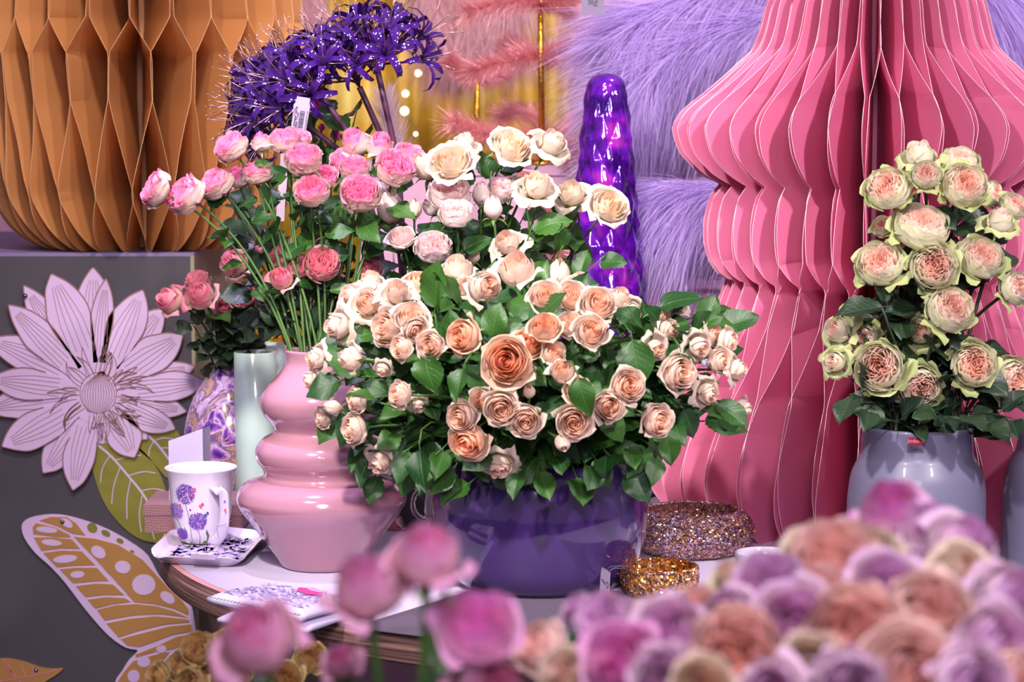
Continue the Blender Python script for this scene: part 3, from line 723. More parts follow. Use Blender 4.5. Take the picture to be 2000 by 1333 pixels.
for o_ in ov: plate(oval(*o_), PD - .0095, .001, M['lilac_board'], 'wing_spot', bf)
for o_ in [(680,195,40,34,.7),(780,235,36,22,.5),(885,292,28,18,.5),(975,370,18,10,.5)]: plate(oval(*o_), PD - .0078, .001, M['green_gold'], 'wing_hole', bf)
p = P(124, 1018, PD); mb = MB(); mb.lathe([(.0002, -.003), (.003, -.002), (.004, 0)], 12); mb.build('screw', M['steel'], bf, M=Matrix.Translation((p.x, PD - .0095, p.z)) @ Matrix.Rotation(math.radians(-90), 4, 'X'))
gl = empty('leaf_cutout', (P(40, 1310, PD).x, PD - .004, P(40, 1310, PD).z), 'golden leaf cut-out with curled tip at the foot of the plinth', 'wall decoration')
plate(smooth2(bz([(-150,1200),(10,1160),(100,1165),(200,1190),(300,1225),(400,1235),(465,1235),(400,1290),(320,1340),(150,1480),(-100,1500)]), 3), PD - .004, .0035, M['gold_mirror'], 'leaf_panel', gl)
ribbons([bz([(-60,1340),(120,1310),(300,1275),(440,1240)]), bz([(20,1165),(90,1260),(170,1360)]), bz([(110,1310),(60,1200)]), bz([(190,1295),(150,1200)]), bz([(260,1280),(230,1210)])], PD - .0048, 1.6, M['pinkink'], 'veins', gl)
p = P(71, 1309, PD); mb = MB(); mb.lathe([(.0002, -.003), (.003, -.002), (.004, 0)], 12); mb.build('screw', M['steel'], gl, M=Matrix.Translation((p.x, PD - .004, p.z)) @ Matrix.Rotation(math.radians(-90), 4, 'X'))

# ------------------------------------------------------------------ honeycomb paper lanterns
def lantern(name, label, cx, cy, prof, g, N, m, em, phase=0., rin=.012, wob=0.):
    # prof: (z, r) world heights; N sheets, glued alternately to the one before and the one after
    root = empty(name, (cx, cy, prof[-1][0]), label, 'paper lantern')
    V, Fc, E = [], [], MB(); nz = len(prof); nr = 6; d = 2 * math.pi / N
    for i in range(N):
        k = len(V); rim = []
        for j, (z, r) in enumerate(prof):
            a = phase + i * d + (-1) ** i * d * .47 * g(z)
            for q in range(nr):
                rr = rin + (r - rin) * q / (nr - 1)
                aa = a + wob * math.sin(z * 17 + i * 2.1) * (q / (nr - 1)) ** 2
                V.append((cx + rr * math.cos(aa), cy + rr * math.sin(aa), z))
            rim.append(Vector(V[-1]))
        for j in range(nz - 1):
            for q in range(nr - 1):
                b_ = k + j * nr + q; Fc.append((b_, b_ + 1, b_ + nr + 1, b_ + nr))
        E.tube(rim, .00042, 3, cap=False)
    link('paper_leaves', mesh('paper_leaves', V, Fc, m, True), root)
    E.build('cut_edges', em, root)
    cr_ = MB(); cr_.lathe([(rin * 3.2, z) for z, _ in prof], 24, (cx, cy, 0)); cr_.build('core', m, root)
    return root
def interp(tab, y):
    for (a, va), (b_, vb) in zip(tab, tab[1:]):
        if y <= b_: return lerp(va, vb, max(0, (y - a) / (b_ - a)))
    return tab[-1][1]
LD = 3.65; Lx = xat(1700, LD)
pp = [(-120,150),(-50,178),(0,208),(60,224),(95,238),(126,268),(168,314),(210,366),(232,384),(254,391),(294,379),(320,358),(340,335),(354,310),(360,300),(372,309),(391,320),(437,329),(487,326),(525,309),(540,292),(546,284),(570,292),(620,312),(680,338),(740,372),(790,402),(840,426),(880,438),(915,440),(960,425),(1000,388),(1040,330),(1060,285),(1072,250)]
ysm = smooth2(pp, 4, False)
k_ = LD / F
def to_prof(ys, D, minz): return [(max(zat(y, D), minz), r * D / F) for y, r in ys]
prof = to_prof(ysm, LD, .7505)
gy = [(-200, 1), (92, 1), (192, -1), (500, -1), (556, 1), (620, 1), (748, -1), (2000, -1)]
def ginv(tab, D):
    return lambda z: interp(tab, 666 + 0 * z if False else ypx(z, D))
def ypx(z, D):
    v = Vector((0, D, z)) - CAM; return H / 2 - F * v.dot(UP) / v.dot(FW)
lantern('paper_lantern', 'tall tiered rose pink honeycomb paper lantern standing on the table', Lx, LD, prof, ginv(gy, LD), 72, M['paper_pink'], M['paper_edge'], phase=math.radians(-90 + 1.4), wob=.012)
OD = 4.08; Ox = xat(284, OD)
op = [(-330, 120), (-260, 200), (-190, 262), (-120, 296), (-60, 308), (0, 312), (60, 318), (108, 322), (112, 321), (200, 312), (280, 302), (350, 298), (400, 284), (440, 262), (465, 238), (482, 212), (490, 192)]
ysm = smooth2(op[:8], 4, False) + smooth2(op[8:], 4, False)
prof = [(zat(y, OD) + .0, r * OD / F) for y, r in ysm]
zb = prof[-1][0]; prof = [(z - (zb - zt) * ((y + 330) / 820) ** 3 + .001, r) for (z, r), (y, _) in zip(prof, ysm)]
go = [(-500, 1), (-160, 1), (-60, -1), (60, 1), (115, 1), (200, -1), (208, -1), (372, 1), (380, 1), (500, -1)]
go = [(-500, -1), (-130, -1), (-60, 1), (46, 1), (112, -1), (198, -1), (365, 1), (380, 1), (500, -1)]
lantern('paper_lantern', 'round orange honeycomb paper lantern standing on the dark plinth', Ox, OD, prof, ginv(go, OD), 52, M['paper_orange'], M['orange_edge'], phase=math.radians(-90 + 2.0), wob=.01)

# ------------------------------------------------------------------ glass and pottery on the table
def round_thing(name, label, cat, px, D, prof, m, group=None, body='body', n=72):
    loc = (xat(px, D), D, .7505)
    r = empty(name, loc, label, cat, group); mb = MB(); mb.lathe(prof, n); mb.build(body, m, r, M=Matrix.Translation(loc)); return r
def zr(tab, D, z0=.7505):
    return [(r * D / F, zat(y, D) - z0) for r, y in tab]
# pink gourd vase
VD = 3.26
pv = [(74, 1108), (82, 1100), (92, 1085), (110, 1060), (136, 1025), (158, 996), (167, 978), (167, 966), (160, 950), (142, 938), (122, 931), (114, 926), (116, 914), (126, 900), (130, 886), (128, 872), (116, 856), (98, 845), (93, 838), (98, 828), (114, 808), (120, 790), (118, 772), (104, 752), (84, 732), (72, 714), (69, 700), (70, 684)]
pr = [(r * VD / F, max(.0, zat(y, VD) - .7505)) for r, y in pv]; pr[0] = (pr[0][0], 0)
pmt = bpy.data.materials.new('pink_cased_glass'); pmt.use_nodes = True; _b = pmt.node_tree.nodes['Principled BSDF']
_b.inputs['Base Color'].default_value = rgba((178, 126, 143)); _b.inputs['Roughness'].default_value = .14; _b.inputs['Coat Weight'].default_value = 1; _b.inputs['Coat Roughness'].default_value = .02
pvase = round_thing('gourd_vase', 'glossy dusty pink gourd-shaped glass vase with three swelling tiers', 'vase', 626, VD, vessel(smooth_prof(pr, 4)), pmt, n=96)
# purple bowl vase
BD = 3.14
pb = [(86, 1180), (112, 1172), (150, 1150), (184, 1110), (204, 1060), (212, 1010), (212, 970), (204, 930), (194, 902), (188, 890)]
pr = [(r * BD / F, max(0, zat(y, BD) - .7505)) for r, y in pb]; pr[0] = (pr[0][0], 0)
k0 = pr[-1][1]
bowl = round_thing('bowl_vase', 'large round glossy dark purple glass vase holding the cream spray roses', 'vase', 1055, BD, vessel(smooth_prof(pr, 5), .006), M['purple_glass'], n=96)
BOWLTOP = Vector((xat(1055, BD), BD, zat(890, BD))); BOWLBOT = Vector((xat(1055, BD), BD, .765))
# glitter holders
gh = [(.058, 0), (.074, .006), (.086, .018), (.0915, .032), (.089, .046), (.080, .058), (.072, .0635)]
gbig = round_thing('glitter_candle_holder', 'squat wide candle holder crusted in copper and silver glitter beside purple vase', 'candle holder', 1355, 3.36, vessel(smooth_prof(gh, 4), .007), M['glit_mix'])
gs = [(.036, 0), (.046, .005), (.0515, .016), (.053, .028), (.0525, .040)]
SD = 3.06; gsx = xat(1291, SD)
gsm = round_thing('glitter_tealight_holder', 'small amber gold glitter tealight holder with a dangling paper tag', 'candle holder', 1291, SD, vessel(smooth_prof(gs, 4), .004), M['glit_gold'])
loose = MB(); random.seed(8)
def chips(parent, prof, loc, n, s, m, z0=.05):
    mb = MB(); prof = smooth_prof(prof, 4)
    for i in range(n):
        q = random.uniform(z0, .999) * (len(prof) - 1); j = int(q); f = q - j
        r = lerp(prof[j][0], prof[j+1][0], f); z = lerp(prof[j][1], prof[j+1][1], f); a = random.uniform(math.pi, 2 * math.pi) if random.random() < .75 else random.uniform(0, 6.28)
        c = Vector((r * math.cos(a), r * math.sin(a), z)); nn = (Vector((math.cos(a), math.sin(a), random.uniform(-.2, .4))) + Vector([random.uniform(-.8, .8) for _ in range(3)])).normalized()
        u = nn.cross(Vector((.2, .3, 1))).normalized(); v = nn.cross(u); ss = s * random.uniform(.6, 1.3); c += nn * s * .3
        mb.add([c + (u * math.cos(k * 1.047) + v * math.sin(k * 1.047)) * ss for k in range(6)], [(0, 1, 2, 3, 4, 5)])
    return mb.build('glitter_flakes', m, parent, False, M=Matrix.Translation(loc))
M['flake'] = glitter('flake_foil', [(240, 214, 190), (190, 150, 200), (236, 180, 120), (90, 80, 120), (255, 240, 250), (210, 140, 90)], 300, .12)
fk = chips(gbig, gh, (xat(1355, 3.36), 3.36, .7505), 2600, .0012, M['flake']); fk['kind'] = 'stuff'
fk = chips(gsm, gs, (gsx, SD, .7505), 1300, .0012, M['flake']); fk['kind'] = 'stuff'
# text helper
def text_mesh(s, size, m, name='lettering', ext=.0001):
    c = bpy.data.curves.new(name, 'FONT'); c.body = s; c.size = size; c.align_x = 'CENTER'; c.align_y = 'CENTER'; c.extrude = ext
    o = bpy.data.objects.new('t', c); COL.objects.link(o); bpy.context.view_layer.update()
    me = bpy.data.meshes.new_from_object(o.evaluated_get(bpy.context.evaluated_depsgraph_get())); bpy.data.objects.remove(o)
    me.materials.clear(); me.materials.append(m); return me
def face_cam(loc, yaw=0, roll=0, tilt=0):
    return Matrix.Translation(loc) @ Matrix.Rotation(yaw, 4, 'Z') @ Matrix.Rotation(math.pi / 2 + tilt, 4, 'X') @ Matrix.Rotation(roll, 4, 'Z')
# hang tag on the small holder
tg = empty('hang_tag', P(1182, 1140, 3.02), 'small white paper hang tag with lime corner beside the amber glitter holder', 'tag')
q = [P(1175, 1108, 3.03), P(1192, 1118, 3.0), P(1189, 1176, 3.0), P(1171, 1168, 3.03)]
def slab(q, th, m, name, parent):
    n = (q[1] - q[0]).cross(q[3] - q[0]).normalized() * th
    V = q + [p - n for p in q]; return link(name, mesh(name, V, [(0,3,2,1),(4,5,6,7),(0,1,5,4),(1,2,6,5),(2,3,7,6),(3,0,4,7)], m, False), parent)
slab(q, .0006, M['label_paper'], 'paper', tg)
def on_quad(q, u, v, off=.0004):
    n = (q[1] - q[0]).cross(q[3] - q[0]).normalized(); n = n if n.y < 0 else -n
    return q[0] + (q[1] - q[0]) * u + (q[3] - q[0]) * v + n * off
def patch(q, poly, m, name, parent, off=.0005):
    V = [on_quad(q, u, v, off) for u, v in poly]; V2 = [on_quad(q, u, v, off * .5) for u, v in poly]; n = len(V)
    return link(name, mesh(name, V + V2, [tuple(range(n)), tuple(range(2*n-1, n-1, -1))] + [(i, (i+1) % n, (i+1) % n + n, i + n) for i in range(n)], m, False), parent)
patch(q, [(.1, .02), (.95, .05), (.9, .16), (.4, .10)], M['greentag'], 'lime_corner', tg)
patch(q, [(.78 + .15*math.cos(a*.6283), .46 + .11*math.sin(a*.6283)) for a in range(10)], M['darkgreen'], 'logo', tg)
patch(q, [(.78 + .07*math.cos(a*.6283), .46 + .07*math.sin(a*.6283)) for a in range(10)], M['label_paper'], 'logo_centre', tg, .0008)
ux = (q[1] - q[0]); uy = (q[3] - q[0]); nn = ux.cross(-uy).normalized()
Rq = Matrix(((ux.normalized().x, -uy.normalized().x, nn.x), (ux.normalized().y, -uy.normalized().y, nn.y), (ux.normalized().z, -uy.normalized().z, nn.z))).to_4x4()
link('lettering', text_mesh('ITEGO', .0048, M['ink']), tg, Matrix.Translation(on_quad(q, .36, .42, .0008)) @ Rq @ Matrix.Rotation(-.25, 4, 'Z') )
patch(q, [(.05, .70), (.55, .76), (.55, .79), (.05, .73)], M['ink'], 'small_print', tg)
mb = MB(); mb.tube([P(1183, 1113, 3.015), P(1196, 1107, 3.01), P(1212, 1106, 3.01), P(1222, 1112, 3.02), P(1228, 1118, 3.035)], .0008, 5); mb.tube([P(1188, 1117, 3.0), P(1200, 1110, 3.0), P(1222, 1112, 3.02)], .0008, 5); mb.build('string', mat('grey_twine', s2l((90, 84, 110)), .7), tg)
# white cup
round_thing('white_ceramic_cup', 'low plain white ceramic cup next to the copper glitter holder', 'cup', 1500, 3.17, vessel([(.030, 0), (.038, .004), (.0425, .018), (.043, .036)], .003), M['white_gloss'])

# grey vases
GD = 3.16
gv = [(128, 1168), (136, 1150), (136, 1080), (136, 1000), (134, 960), (128, 925), (117, 900), (109, 880), (108.5, 832)]
pr = [(r * GD / F, max(0, zat(y, GD) - .7505)) for r, y in gv]; pr[0] = (pr[0][0], 0)
gvase = round_thing('milk_can_vase', 'tall grey satin glass vase with a red and grey sticker on its neck', 'vase', 1795, GD, vessel(smooth_prof(pr, 5), .004), M['grey_glass'], n=96)
GTOP = Vector((xat(1795, GD), GD, zat(838, GD))); GBOT = Vector((xat(1795, GD), GD, .765))
def neck_patch(ang0, ang1, z0, z1, off, m, name, parent, c, R):
    V = []; n = 6
    for zz in (z0, z1):
        for i in range(n + 1):
            a = lerp(ang0, ang1, i / n); V.append((c.x + (R + off) * math.cos(a), c.y + (R + off) * math.sin(a), zz))
    return link(name, mesh(name, V, [(i, i+1, i+n+2, i+n+1) for i in range(n)], m), parent)
Rn = 108.5 * GD / F
def ang(px): return -math.acos(max(-1, min(1, (px - 1795) * GD / F / Rn)))
st = neck_patch(ang(1758), ang(1789), zat(885, GD - Rn), zat(856, GD - Rn), .0006, M['greyink'], 'sticker', gvase, GTOP, Rn)
neck_patch(ang(1759.5), ang(1788), zat(869.5, GD - Rn), zat(856.5, GD - Rn), .0009, M['red'], 'red_band', st, GTOP, Rn)
am = (ang(1758) + ang(1789)) / 2; yaw = am + math.pi / 2
for s_, py_, sz, mm in (('Jodeco', 862, .0078, mat('pale_red_print', s2l((226, 150, 160)), .5)), ('Glass', 877, .0078, M['ink'])):
    link('lettering', text_mesh(s_, sz, mm), st, face_cam((GTOP.x + (Rn + .0016) * math.cos(am), GTOP.y + (Rn + .0016) * math.sin(am), zat(py_, GD - Rn)), yaw))
round_thing('milk_can_vase', 'second grey satin glass vase, only its shoulder in view past the stickered one', 'vase', 2100, 3.2, vessel(smooth_prof(pr, 5), .004), M['grey_glass'], n=72)

# slate placemat under the purple vase
pm_ = [T(690, 1226, .7512), T(1120, 1280, .7512), T(1480, 1190, .7512), T(1000, 1128, .7512)]
pmo = empty('placemat', sum(pm_, Vector()) / 4, 'greyish mauve slate placemat lying under the purple vase', 'placemat')
mb = MB(); mb.add([Vector((p.x, p.y, .7502)) for p in pm_] + [Vector((p.x, p.y, .7512)) for p in pm_], [(0,3,2,1),(4,5,6,7),(0,1,5,4),(1,2,6,5),(2,3,7,6),(3,0,4,7)]); mb.build('slate', mat('mauve_slate', s2l((104, 92, 108)), .5), pmo, False)
# printed vase, mint cylinders
random.seed(21)
fvt = [(40, 1000), (58, 985), (80, 930), (88, 880), (87, 840), (78, 800), (62, 765), (42, 735), (30, 718), (28, 706)]
FD = 3.76
pr = [(r * FD / F, max(0, zat(y, FD) - .7505)) for r, y in fvt]; pr[0] = (pr[0][0], 0)
fvm = bpy.data.materials.new('floral_printed_glass'); fvm.use_nodes = True; _n = fvm.node_tree.nodes; _L = fvm.node_tree.links; _b = _n['Principled BSDF']
_tc = _n.new('ShaderNodeTexCoord'); _nz = _n.new('ShaderNodeTexNoise'); _nz.inputs['Scale'].default_value = 19; _nz.inputs['Detail'].default_value = 5; _nz.inputs['Distortion'].default_value = 1.6; _cr = _n.new('ShaderNodeValToRGB')
_L.new(_tc.outputs['Object'], _nz.inputs['Vector']); _L.new(_nz.outputs['Fac'], _cr.inputs[0]); _L.new(_cr.outputs[0], _b.inputs['Base Color'])
_e = _cr.color_ramp.elements; _e[0].position = .30; _e[0].color = rgba((40, 34, 74)); _e[1].position = .75; _e[1].color = rgba((220, 170, 110))
for p_, c_ in ((.40, (96, 50, 150)), (.44, (150, 90, 180)), (.49, (206, 180, 214)), (.54, (104, 70, 130)), (.60, (190, 150, 110)), (.66, (130, 100, 150))): q = _e.new(p_); q.color = rgba(c_)
_b.inputs['Roughness'].default_value = .15; _b.inputs['Coat Weight'].default_value = 1
fvase = round_thing('printed_bottle_vase', 'purple and gold floral printed bottle vase holding coral roses', 'vase', 445, FD, vessel(smooth_prof(pr, 5), .003), fvm)
FTOP = Vector((xat(445, FD), FD, zat(712, FD)))
M['cutlead'] = mat('gold_print', s2l((206, 160, 80)), .3, metal=.5)
mb = MB()   # gold butterfly wing print
prs = smooth_prof(pr, 5)
def fsurf(px_, py_, off=.0006):
    z = zat(py_, FD - .07) - .7505
    for (r0, z0), (r1, z1) in zip(prs, prs[1:]):
        if z0 <= z <= z1: r = lerp(r0, r1, (z - z0) / max(1e-6, z1 - z0)); break
    else: r = .06
    r += off; c = Vector((xat(445, FD), FD, 0)); x = xat(px_, FD - .06) - c.x; x = max(-r * .98, min(r * .98, x))
    return Vector((c.x + x, FD - math.sqrt(r * r - x * x), z + .7505))
for k in range(9):
    a = -.9 + k * .28; mb.tube([fsurf(400 + 6 * math.cos(a), 862 + 4), fsurf(425 + 22 * math.cos(a) , 880 + 26 * math.sin(a)), fsurf(440 + 24 * math.cos(a), 888 + 52 * math.sin(a))], .0007, 4)
mb.tube([fsurf(400, 856), fsurf(425, 845), fsurf(455, 830)], .001, 4)
mb.build('gold_wing_print', M['cutlead'], fvase)
def cyl(px, D, top, r, h0, label):
    loc = (xat(px, D), D, .7505); h = zat(top, D) - .7505; R = r * D / F
    o = empty('cylinder_vase', loc, label, 'vase', None)
    mb = MB(); mb.lathe([(.0005, 0), (R - .002, 0), (R, .002), (R, h), (R - .001, h + .001), (R - .003, h), (R - .003, .02), (.0005, .018)], 56); mb.build('body', M['mint'], o, M=Matrix.Translation(loc))
    mb = MB(); mb.lathe([(.0005, .0185), (R - .0035, .0205), (R - .0035, h * .22), (.0005, h * .2)], 40); mb.build('cloudy_fill', mat('cloudy_water', s2l((170, 186, 190)), .3), o, M=Matrix.Translation(loc))
cyl(498, 3.70, 688, 42, 0, 'mint green frosted cylinder vase, the nearer and taller looking of the pair')
cyl(519, 3.84, 673, 40, 0, 'mint green frosted cylinder vase behind its twin, its rim a little higher')
# clear glass jug (handle shows) and rose printed tin
jl = (xat(890, 3.44), 3.44, .7505); jg = empty('glass_jug', jl, 'clear glass jug hidden behind purple vase with its round handle showing', 'jug')
mb = MB(); mb.lathe(vessel([(.035, 0), (.045, .01), (.050, .05), (.046, .10), (.040, .13), (.043, .15)], .003), 48); mb.build('body', M['glass'], jg, M=Matrix.Translation(jl))
c = P(834, 985, 3.42); mb = MB(); mb.tube([c + Vector((.022 * math.cos(a), 0, .024 * math.sin(a))) for a in [x * math.pi / 10 for x in range(3, 18)]], .0045, 10); mb.build('handle', M['glass'], jg)
tl = Vector((xat(795, 3.6), 3.6, .7505))
M['rosetin'] = mat('rose_pink_tin', s2l((214, 110, 140)), .3, coat=.5)
tn = empty('printed_tin', tl, 'round tin printed with pink roses between the gourd vase and purple vase', 'tin')
mb = MB(); mb.lathe([(.0005, 0), (.066, 0), (.068, .002), (.068, .105), (.066, .107), (.0005, .107)], 56); mb.build('body', M['rosetin'], tn, M=Matrix.Translation(tl))
mb = MB()
for (a0, z0, s) in ((-1.2, .03, .022), (-1.75, .065, .026), (-1.3, .085, .016), (-2.2, .03, .018), (-.8, .07, .018), (-1.62, .02, .014)):
    for k in range(5):
        rr = s * (1 - k * .19); pts = []
        for j in range(13):
            q = j / 12 * 6.28; r2 = rr * (1 + .12 * math.sin(3 * q + k)); pts.append(Vector(((.0688) * math.cos(a0 + r2 * math.cos(q) / .068), .0688 * math.sin(a0 + r2 * math.cos(q) / .068), z0 + r2 * math.sin(q))))
        mb.tube(pts, .0011, 4, cap=False)
mb.build('rose_print', mat('pale_pink_print', s2l((246, 196, 200)), .4), tn, M=Matrix.Translation(tl))

# woven box, card
bx0 = T(283, 1041); mb = MB(); t_ = empty('woven_box', (bx0.x, bx0.y, .7505), 'brown woven lidded box at the table edge behind the mug', 'box')
bm_ = bpy.data.materials.new('brown_weave'); bm_.use_nodes = True; _n = bm_.node_tree.nodes; _L = bm_.node_tree.links; _b = _n['Principled BSDF']
_tc = _n.new('ShaderNodeTexCoord'); _ck = _n.new('ShaderNodeTexChecker'); _ck.inputs['Scale'].default_value = 380; _mp = _n.new('ShaderNodeMapping'); _mp.inputs['Rotation'].default_value = (0, .6, .2)
_L.new(_tc.outputs['Object'], _mp.inputs[0]); _L.new(_mp.outputs[0], _ck.inputs[0]); _ck.inputs[1].default_value = rgba((122, 84, 88)); _ck.inputs[2].default_value = rgba((158, 116, 120)); _L.new(_ck.outputs[0], _b.inputs['Base Color'])
bh = .043; bw, bd = .15, .13
mb.box((0, 0, 0), (bw, bd, bh * .62)); mb.build('body', bm_, t_, False, M=Matrix.Translation((bx0.x, bx0.y, .7505)))
mb = MB(); mb.box((-.0015, -.0015, bh * .62), (bw + .0015, bd + .0015, bh)); mb.build('lid', bm_, t_, False, M=Matrix.Translation((bx0.x, bx0.y, .7505)))
cz = .7505 + bh; cy_ = bx0.y + .05
c0, c1 = xat(326, cy_), xat(395, cy_); z0_, z1_ = zat(862, cy_), zat(836, cy_)
cdn = empty('white_card', ((c0 + c1) / 2, cy_, cz), 'blank lilac-white folded card with a slanted top standing behind the mug', 'card')
V = [(c0, cy_, cz), (c1, cy_ - .01, cz), (c1, cy_ - .01, z1_), (c0, cy_, z0_)]; V += [(x, y + .0008, z) for x, y, z in V]
V += [(c1, cy_ - .01, cz), (c1 + .004, cy_ + .05, cz), (c1 + .004, cy_ + .05, z1_ - .004), (c1, cy_ - .01, z1_)]
link('card_sheet', mesh('card_sheet', V, [(0,1,2,3),(7,6,5,4),(0,3,7,4),(3,2,6,7),(8,9,10,11)], M['card'], False), cdn)

# tray, mug
tq = [T(286, 1101, .752), T(470, 1112, .752), T(533, 1052, .752), T(345, 1038, .752)]
tr = empty('floral_tray', (tq[0] + tq[2]) / 2, 'small white square tray with lavender print under the mug', 'tray')
def rounded(q, r, inset, z, k=6):
    cen = sum(q, Vector()) / 4; out = []
    for i in range(4):
        a, b_, c = q[i-1], q[i], q[(i+1) % 4]; p0 = b_.lerp(a, r); p2 = b_.lerp(c, r)
        for j in range(k):
            t = j / (k - 1); p = p0 * (1-t)**2 + b_ * 2*t*(1-t) + p2 * t*t; out.append(cen + (p - cen) * (1 - inset))
    return [Vector((p.x, p.y, z + (.0035 * math.sin(i * 6.283 / len(out) * 4 + 1) if z > .757 else 0))) for i, p in enumerate(out)]
rings = [rounded(tq, .2, .24, .7512), rounded(tq, .2, .12, .7512), rounded(tq, .2, .02, .762), rounded(tq, .2, 0, .764), rounded(tq, .2, .03, .7635), rounded(tq, .2, .14, .755), rounded(tq, .2, .24, .7545)]
n = len(rings[0]); V = [v for r in rings for v in r]; Fc = [(i*n+k, i*n+(k+1) % n, (i+1)*n+(k+1) % n, (i+1)*n+k) for i in range(len(rings)-1) for k in range(n)] + [tuple(range(n-1, -1, -1)), tuple(range((len(rings)-1)*n, len(rings)*n))]
link('tray_body', mesh('tray_body', V, Fc, M['white_gloss']), tr)
M['lavprint'] = mat('lavender_print', s2l((140, 100, 190)), .4); M['lavprint2'] = mat('deep_violet_print', s2l((96, 50, 150)), .4); M['magprint'] = mat('magenta_print', s2l((196, 60, 140)), .4)
M['grnprint'] = mat('green_print', s2l((80, 120, 60)), .4); M['softprint'] = mat('soft_lilac_print', s2l((182, 160, 216)), .4); M['redprint'] = mat('coral_print', s2l((222, 100, 116)), .4); M['blueprint'] = mat('blue_print', s2l((50, 80, 140)), .4); M['whprint'] = mat('pale_print', s2l((210, 180, 226)), .4)
def scatter(mp, n, sx, col, name, parent, region, elong=2.2, seed=0):
    random.seed(seed); mb = MB()
    for i in range(n):
        s, t = region(); a = random.uniform(0, 6.28); L = sx * random.uniform(.5, 1.2); w = L / elong
        q = [(s + L*math.cos(a), t + L*math.sin(a)), (s - w*math.sin(a), t + w*math.cos(a)), (s - L*math.cos(a), t - L*math.sin(a)), (s + w*math.sin(a), t - w*math.cos(a))]
        mb.add([mp(*p) for p in q], [(0, 1, 2, 3)])
    return mb.build(name, col, parent, False)
cen = (tq[0] + tq[2]) / 2; eu = (tq[1] - tq[0]) * .37; ev = (tq[3] - tq[0]) * .37
def trm(s, t): p = cen + eu * s + ev * t; return (p.x, p.y, .7549)
def reg1(): return (random.uniform(-1, 1), random.uniform(-1, 1))
for cc, nn_, sd in (('softprint', 190, 1), ('lavprint', 60, 2), ('lavprint2', 10, 3), ('grnprint', 26, 4)): scatter(trm, nn_, .14, M[cc], 'floral_print', tr, reg1, 2.2, sd)
# mug
MD = 3.42; mx = xat(389, MD); mz0 = .756; ml = Vector((mx, MD, mz0))
mgp = [(.027, 0), (.030, .002), (.0355, .012), (.0415, .030), (.0455, .055), (.0470, .078), (.0495, .098), (.0545, .1125)]
mug = empty('floral_mug', ml, 'white porcelain mug printed with purple allium flowers standing on the tray', 'mug')
mb = MB(); mb.lathe(vessel(smooth_prof(mgp, 5), .0025), 72); mb.build('body', M['white_gloss'], mug, M=Matrix.Translation(ml))
mps = smooth_prof(mgp, 5)
def mr(z):
    for (r0, z0), (r1, z1) in zip(mps, mps[1:]):
        if z0 <= z <= z1: return lerp(r0, r1, (z - z0) / max(1e-6, z1 - z0))
    return .05
def mg(px, py, off=.0004):
    z = zat(py, MD - .045) - mz0; z = max(.001, min(.112, z)); r = mr(z) + off; x = max(-r * .97, min(r * .97, xat(px, MD - .045) - mx))
    return (mx + x, MD - math.sqrt(r * r - x * x), mz0 + z)
# handle curls to the front of the mug and towards the right
hp = [mg(414, 962, .000), mg(418, 955, .012), mg(428, 954, .026), mg(436, 962, .030), mg(437, 990, .028), mg(435, 1018, .024), mg(428, 1042, .016), mg(412, 1064, .004), mg(408, 1068, -.002)]
hp = [Vector(p) for p in hp]; hp = [Vector(p) for p in zip(*[[q[1] for q in smooth2([(i, p[a]) for i, p in enumerate(hp)], 4, False)] for a in range(3)])]
V = []; nh = len(hp)
for i, p in enumerate(hp):
    tn_ = (hp[min(i+1, nh-1)] - hp[max(i-1, 0)]).normalized(); sx_ = Vector((.86, -.5, 0)); sx_ = (sx_ - tn_ * sx_.dot(tn_)).normalized(); sy_ = tn_.cross(sx_)
    for k in range(12):
        a = k / 12 * 6.283; V.append(p + sx_ * math.cos(a) * .0088 + sy_ * math.sin(a) * .0032)
Fc = [(i*12+k, i*12+(k+1) % 12, (i+1)*12+(k+1) % 12, (i+1)*12+k) for i in range(nh-1) for k in range(12)] + [tuple(range(12)), tuple(range((nh-1)*12, nh*12))]
link('handle', mesh('handle', V, Fc, M['white_gloss']), mug)
def allium(cx, cy, r, seed, stemto, cols=('whprint', 'lavprint', 'lavprint2')):
    for ci, (cc, nn_, rr) in enumerate(((cols[0], 90, 1.14), (cols[1], 260, 1.0), (cols[2], 170, .95))):
        def rg():
            a = random.uniform(0, 6.28); q = math.sqrt(random.random()) * r * rr; return (cx + q * math.cos(a), cy + q * math.sin(a))
        scatter(lambda x, y: mg(x, y, .0004 + .0002 * ci), nn_, 2.2, M[cc], 'allium_print', mug, rg, 2.4, seed + ci)
    mb = MB(); n_ = 6
    mb.tube([mg(lerp(cx, stemto[0], t / n_) + 2 * math.sin(t), lerp(cy + r, stemto[1], t / n_)) for t in range(n_ + 1)], .0005, 4); mb.build('stem_print', M['grnprint'], mug)
allium(357, 966, 20, 40, (374, 1084)); allium(381, 1020, 18, 50, (384, 1084)); allium(347, 1048, 12, 60, (368, 1084)); allium(336, 1002, 16, 70, (352, 1046), ('whprint', 'softprint', 'lavprint'))
def blob(pts, m, name='petal_print', off=.0008):
    V = [mg(x, y, off) for x, y in pts]; link(name, mesh(name, V, [tuple(range(len(V)))], m, False), mug)
for (x, y, s, m_) in ((377, 957, 5, 'redprint'), (370, 967, 4.5, 'redprint'), (388, 990, 5, 'redprint'), (392, 986, 4, 'magprint'), (346, 990, 4.5, 'redprint'), (336, 1010, 4, 'redprint'), (397, 1008, 4, 'blueprint'), (401, 1004, 3.6, 'blueprint'), (367, 997, 2.6, 'lavprint2')):
    blob([(x + s * math.cos(k * 1.257) * (1 if k % 2 else .6), y + s * math.sin(k * 1.257)) for k in range(5)], M[m_])
